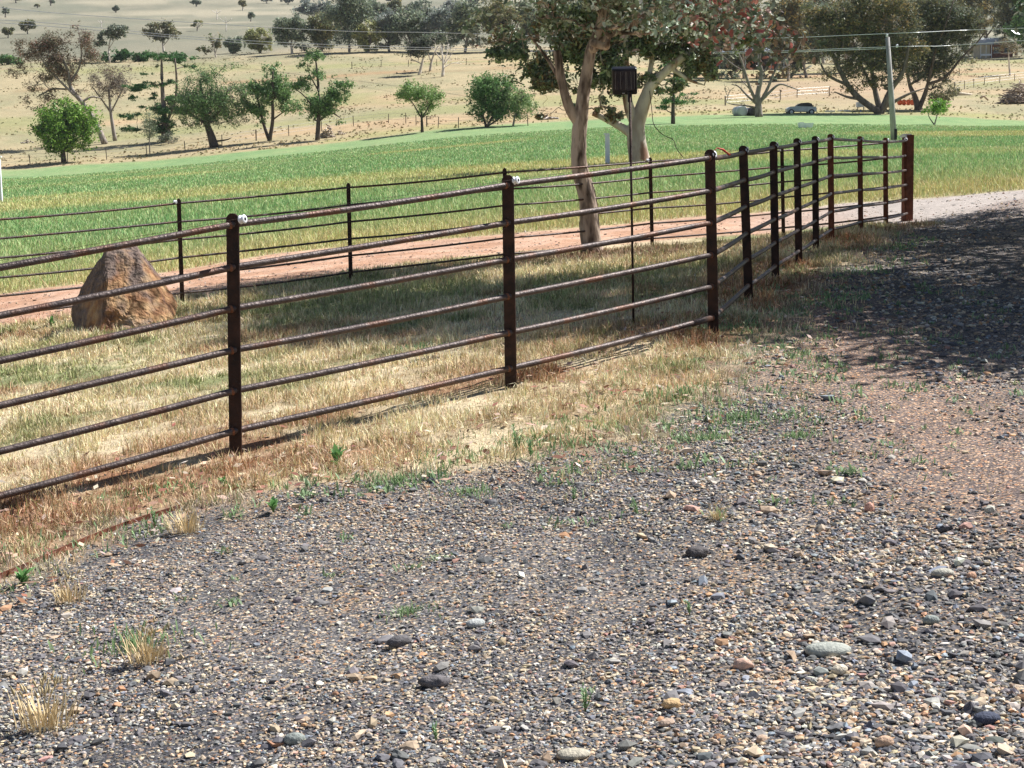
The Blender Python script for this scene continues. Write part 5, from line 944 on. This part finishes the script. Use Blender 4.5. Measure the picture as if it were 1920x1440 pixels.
# white trough
g = gp(1510,240); D = g[1]; a, b = at(1497,240,D), at(1524,234,D); L = b[0]-a[0]; z0 = g[2]; zt = b[2]+.15; r = thing('water_trough', 'white trough standing on the green paddock left of the power pole', 'trough', tuple(g)); c0 = (a[0]+b[0])/2
m = MB(); hw = L/2; V = []
for (k, z, w_) in [(0,z0,.85),(1,zt,1.),(2,zt,.9),(3,z0+.12,.78)]: V += [[c0-hw*w_,D-.45*w_,z],[c0+hw*w_,D-.45*w_,z],[c0+hw*w_,D+.45*w_,z],[c0-hw*w_,D+.45*w_,z]]
m.add(A(V), [A([[k*4+i,k*4+(i+1)%4,(k+1)*4+(i+1)%4,(k+1)*4+i] for k in range(3) for i in range(4)]+[[12,13,14,15],[3,2,1,0]])]); m.build('tub', M_whpost, r, tuple(g))
m = MB(); m.add(*box((c0-hw*.6,D,zt+.04), hw*.5, .92, .05)); m.build('float_cover', M_carwh, r, tuple(g))
# orange hay rake
g = gp(1698,197); D = g[1]; s = D/F; r = thing('hay_rake', 'orange hay rake standing between the two many stemmed gums', 'farm machine', tuple(g)); off = tuple(g)
m = MB(); m.add(*tube([at(1684,193,D), at(1713,190,D)], .07, 6)); m.add(*tube([at(1698,191,D), at(1700,195,D-1.2)], .06, 6)); m.build('frame', M_orange, r, off)
for x in (1687,1695,1703,1711):
    c = at(x,192,D); m = MB(); m.add(*lathe(c, (.4,-1,0), [(-.03,.30),(-.03,.36),(.03,.36),(.03,.30)], 14)); 
    for k in range(8): a_ = k*math.pi/4; m.add(*tube([c, c+A([math.cos(a_)*.34,0,math.sin(a_)*.34])], .02, 4))
    m.build('rake_wheel', M_orange, r, off)
# fallen log, brush pile, driftwood
def sticks(name, label, cat, px, py, rx, h, n, cols, thick, longf=1.4, part=None):
    g = gp(px, py); s = g[1]/F; m = MB()
    for k in range(n):
        a = rng.random()*6.283; q = rng.random()**.6; c = g+A([math.cos(a)*q*rx*s, math.sin(a)*q*rx*s*.6, 0]); z = h*s*(1-q)**.8*rng.random(); c[2] = g[2]+z; b = rng.random()*6.283; l = rx*s*longf*(.25+.4*rng.random()); u = A([math.cos(b)*.9, math.sin(b)*.9, .55*(rng.random()-.25)])*l*.5
        p = [c-u, c+rng.normal(size=3)*l*.06, c+u]; p = [A([x,y,max(z_, g[2]+.02)]) for x,y,z_ in p]; m.add(*tube(p, [thick*s, thick*s*.8, thick*s*.25], 5), col=A(cols[k % len(cols)])*(.8+.4*rng.random()))
    o = m.build(name, M_timber, None, tuple(g), True); o.location = tuple(g); tag(o, label, cat); return o
sticks('brush_pile', 'big heap of grey cut branches at the right edge', 'brush pile', 1912, 193, 38, 44, 420, [(1,.9,.85),(.75,.62,.56),(1.3,1.2,1.15)], 1.0, 1.3)
sticks('driftwood', 'tangle of bleached fallen branches beside the open crowned tree', 'fallen branches', 614, 258, 14, 30, 40, [(1.3,1.2,1.1),(.8,.7,.65)], 1.8, 2.2)
sticks('driftwood', 'small heap of bleached sticks further right of the open crowned tree', 'fallen branches', 640, 252, 9, 10, 18, [(1.3,1.2,1.1)], 1.2, 2.0)
sticks('driftwood', 'grey logs lying behind the near gum trunk at the paddock edge', 'fallen logs', 1028, 224, 16, 10, 16, [(1.1,1.05,1.05),(.7,.65,.65)], 2.6, 2.0)
sticks('driftwood', 'grey fallen boughs lying left of the lime green tree', 'fallen branches', 52, 268, 10, 7, 14, [(1,.95,.9)], 1.4, 2.0)
g = gp(1800,178); s = g[1]/F; m = MB(); m.add(*tube([at(1775,174,g[1])*1, at(1800,176,g[1]), at(1823,178,g[1])], [3*s,3.4*s,2.4*s], 8), col=(1.5,1.4,1.2)); o = m.build('fallen_log', M_timber, None, tuple(g), True); o.location = tuple(g); tag(o, 'long pale fallen log lying in shade left of the brush pile', 'log')
g = gp(1850,190); s = g[1]/F; m = MB(); m.add(*tube([at(1838,184,g[1]), at(1845,180,g[1]), at(1853,188,g[1])], [2.6*s,2.2*s,1.6*s], 7), col=(1.3,1.1,.9)); o = m.build('tree_stump', M_timber, None, tuple(g), True); o.location = tuple(g); tag(o, 'short pale stump between the log and the brush pile', 'stump')
# ------------------------------------------------------------------ air
m, nt, out = newmat('air'); pv = nt.nodes.new('ShaderNodeVolumePrincipled'); pv.inputs['Color'].default_value = (.86,.90,1,1); pv.inputs['Density'].default_value = .00008; nt.links.new(pv.outputs[0], out.inputs['Volume'])
mb = MB(); mb.add(*box((0,1100,150), 5600, 3300, 330)); 
o = mb.build('haze', m, None); tag(o, kind='stuff')
zb = min(v.co.z for ob in bpy.data.objects if ob.get('kind') == 'structure' for v in ob.data.vertices); zt_ = max(v.co.z for ob in bpy.data.objects if ob.get('kind') == 'structure' for v in ob.data.vertices)+60
for v in o.data.vertices: v.co.z = zb-1 if v.co.z < 100 else zt_
# ------------------------------------------------------------------ camera, sun, sky
cd = bpy.data.cameras.new('camera'); cam = bpy.data.objects.new('camera', cd); COL.objects.link(cam)
cd.sensor_width = 36; cd.lens = F/1920*36; cd.clip_start = .05; cd.clip_end = 6000
cam.matrix_world = Matrix(((RT[0],UP[0],-Fw[0],0),(RT[1],UP[1],-Fw[1],0),(RT[2],UP[2],-Fw[2],CZ),(0,0,0,1))); scn.camera = cam
SAZ = math.radians(26); SEL = math.radians(50)
sv = Vector((math.cos(SEL)*math.cos(SAZ), math.cos(SEL)*math.sin(SAZ), math.sin(SEL)))
sd = bpy.data.lights.new('sun','SUN'); sd.energy = 5.0; sd.angle = math.radians(.53); sd.color = (1,.975,.94)
so = bpy.data.objects.new('sun', sd); COL.objects.link(so); so.rotation_euler = sv.to_track_quat('Z','Y').to_euler(); so.location = (20,10,40)
w = bpy.data.worlds.new('World'); scn.world = w; w.use_nodes = True; nt = w.node_tree; bg = nt.nodes['Background']; bg.inputs[1].default_value = .05
sky = nt.nodes.new('ShaderNodeTexSky'); sky.sky_type = 'NISHITA'; sky.sun_disc = False; sky.sun_elevation = SEL; sky.sun_rotation = math.radians(90)-SAZ; sky.altitude = 700; nt.links.new(sky.outputs[0], bg.inputs[0])
vs = scn.view_settings; vs.view_transform = 'Standard'; vs.look = 'None'; vs.exposure = 0.90; vs.gamma = 1
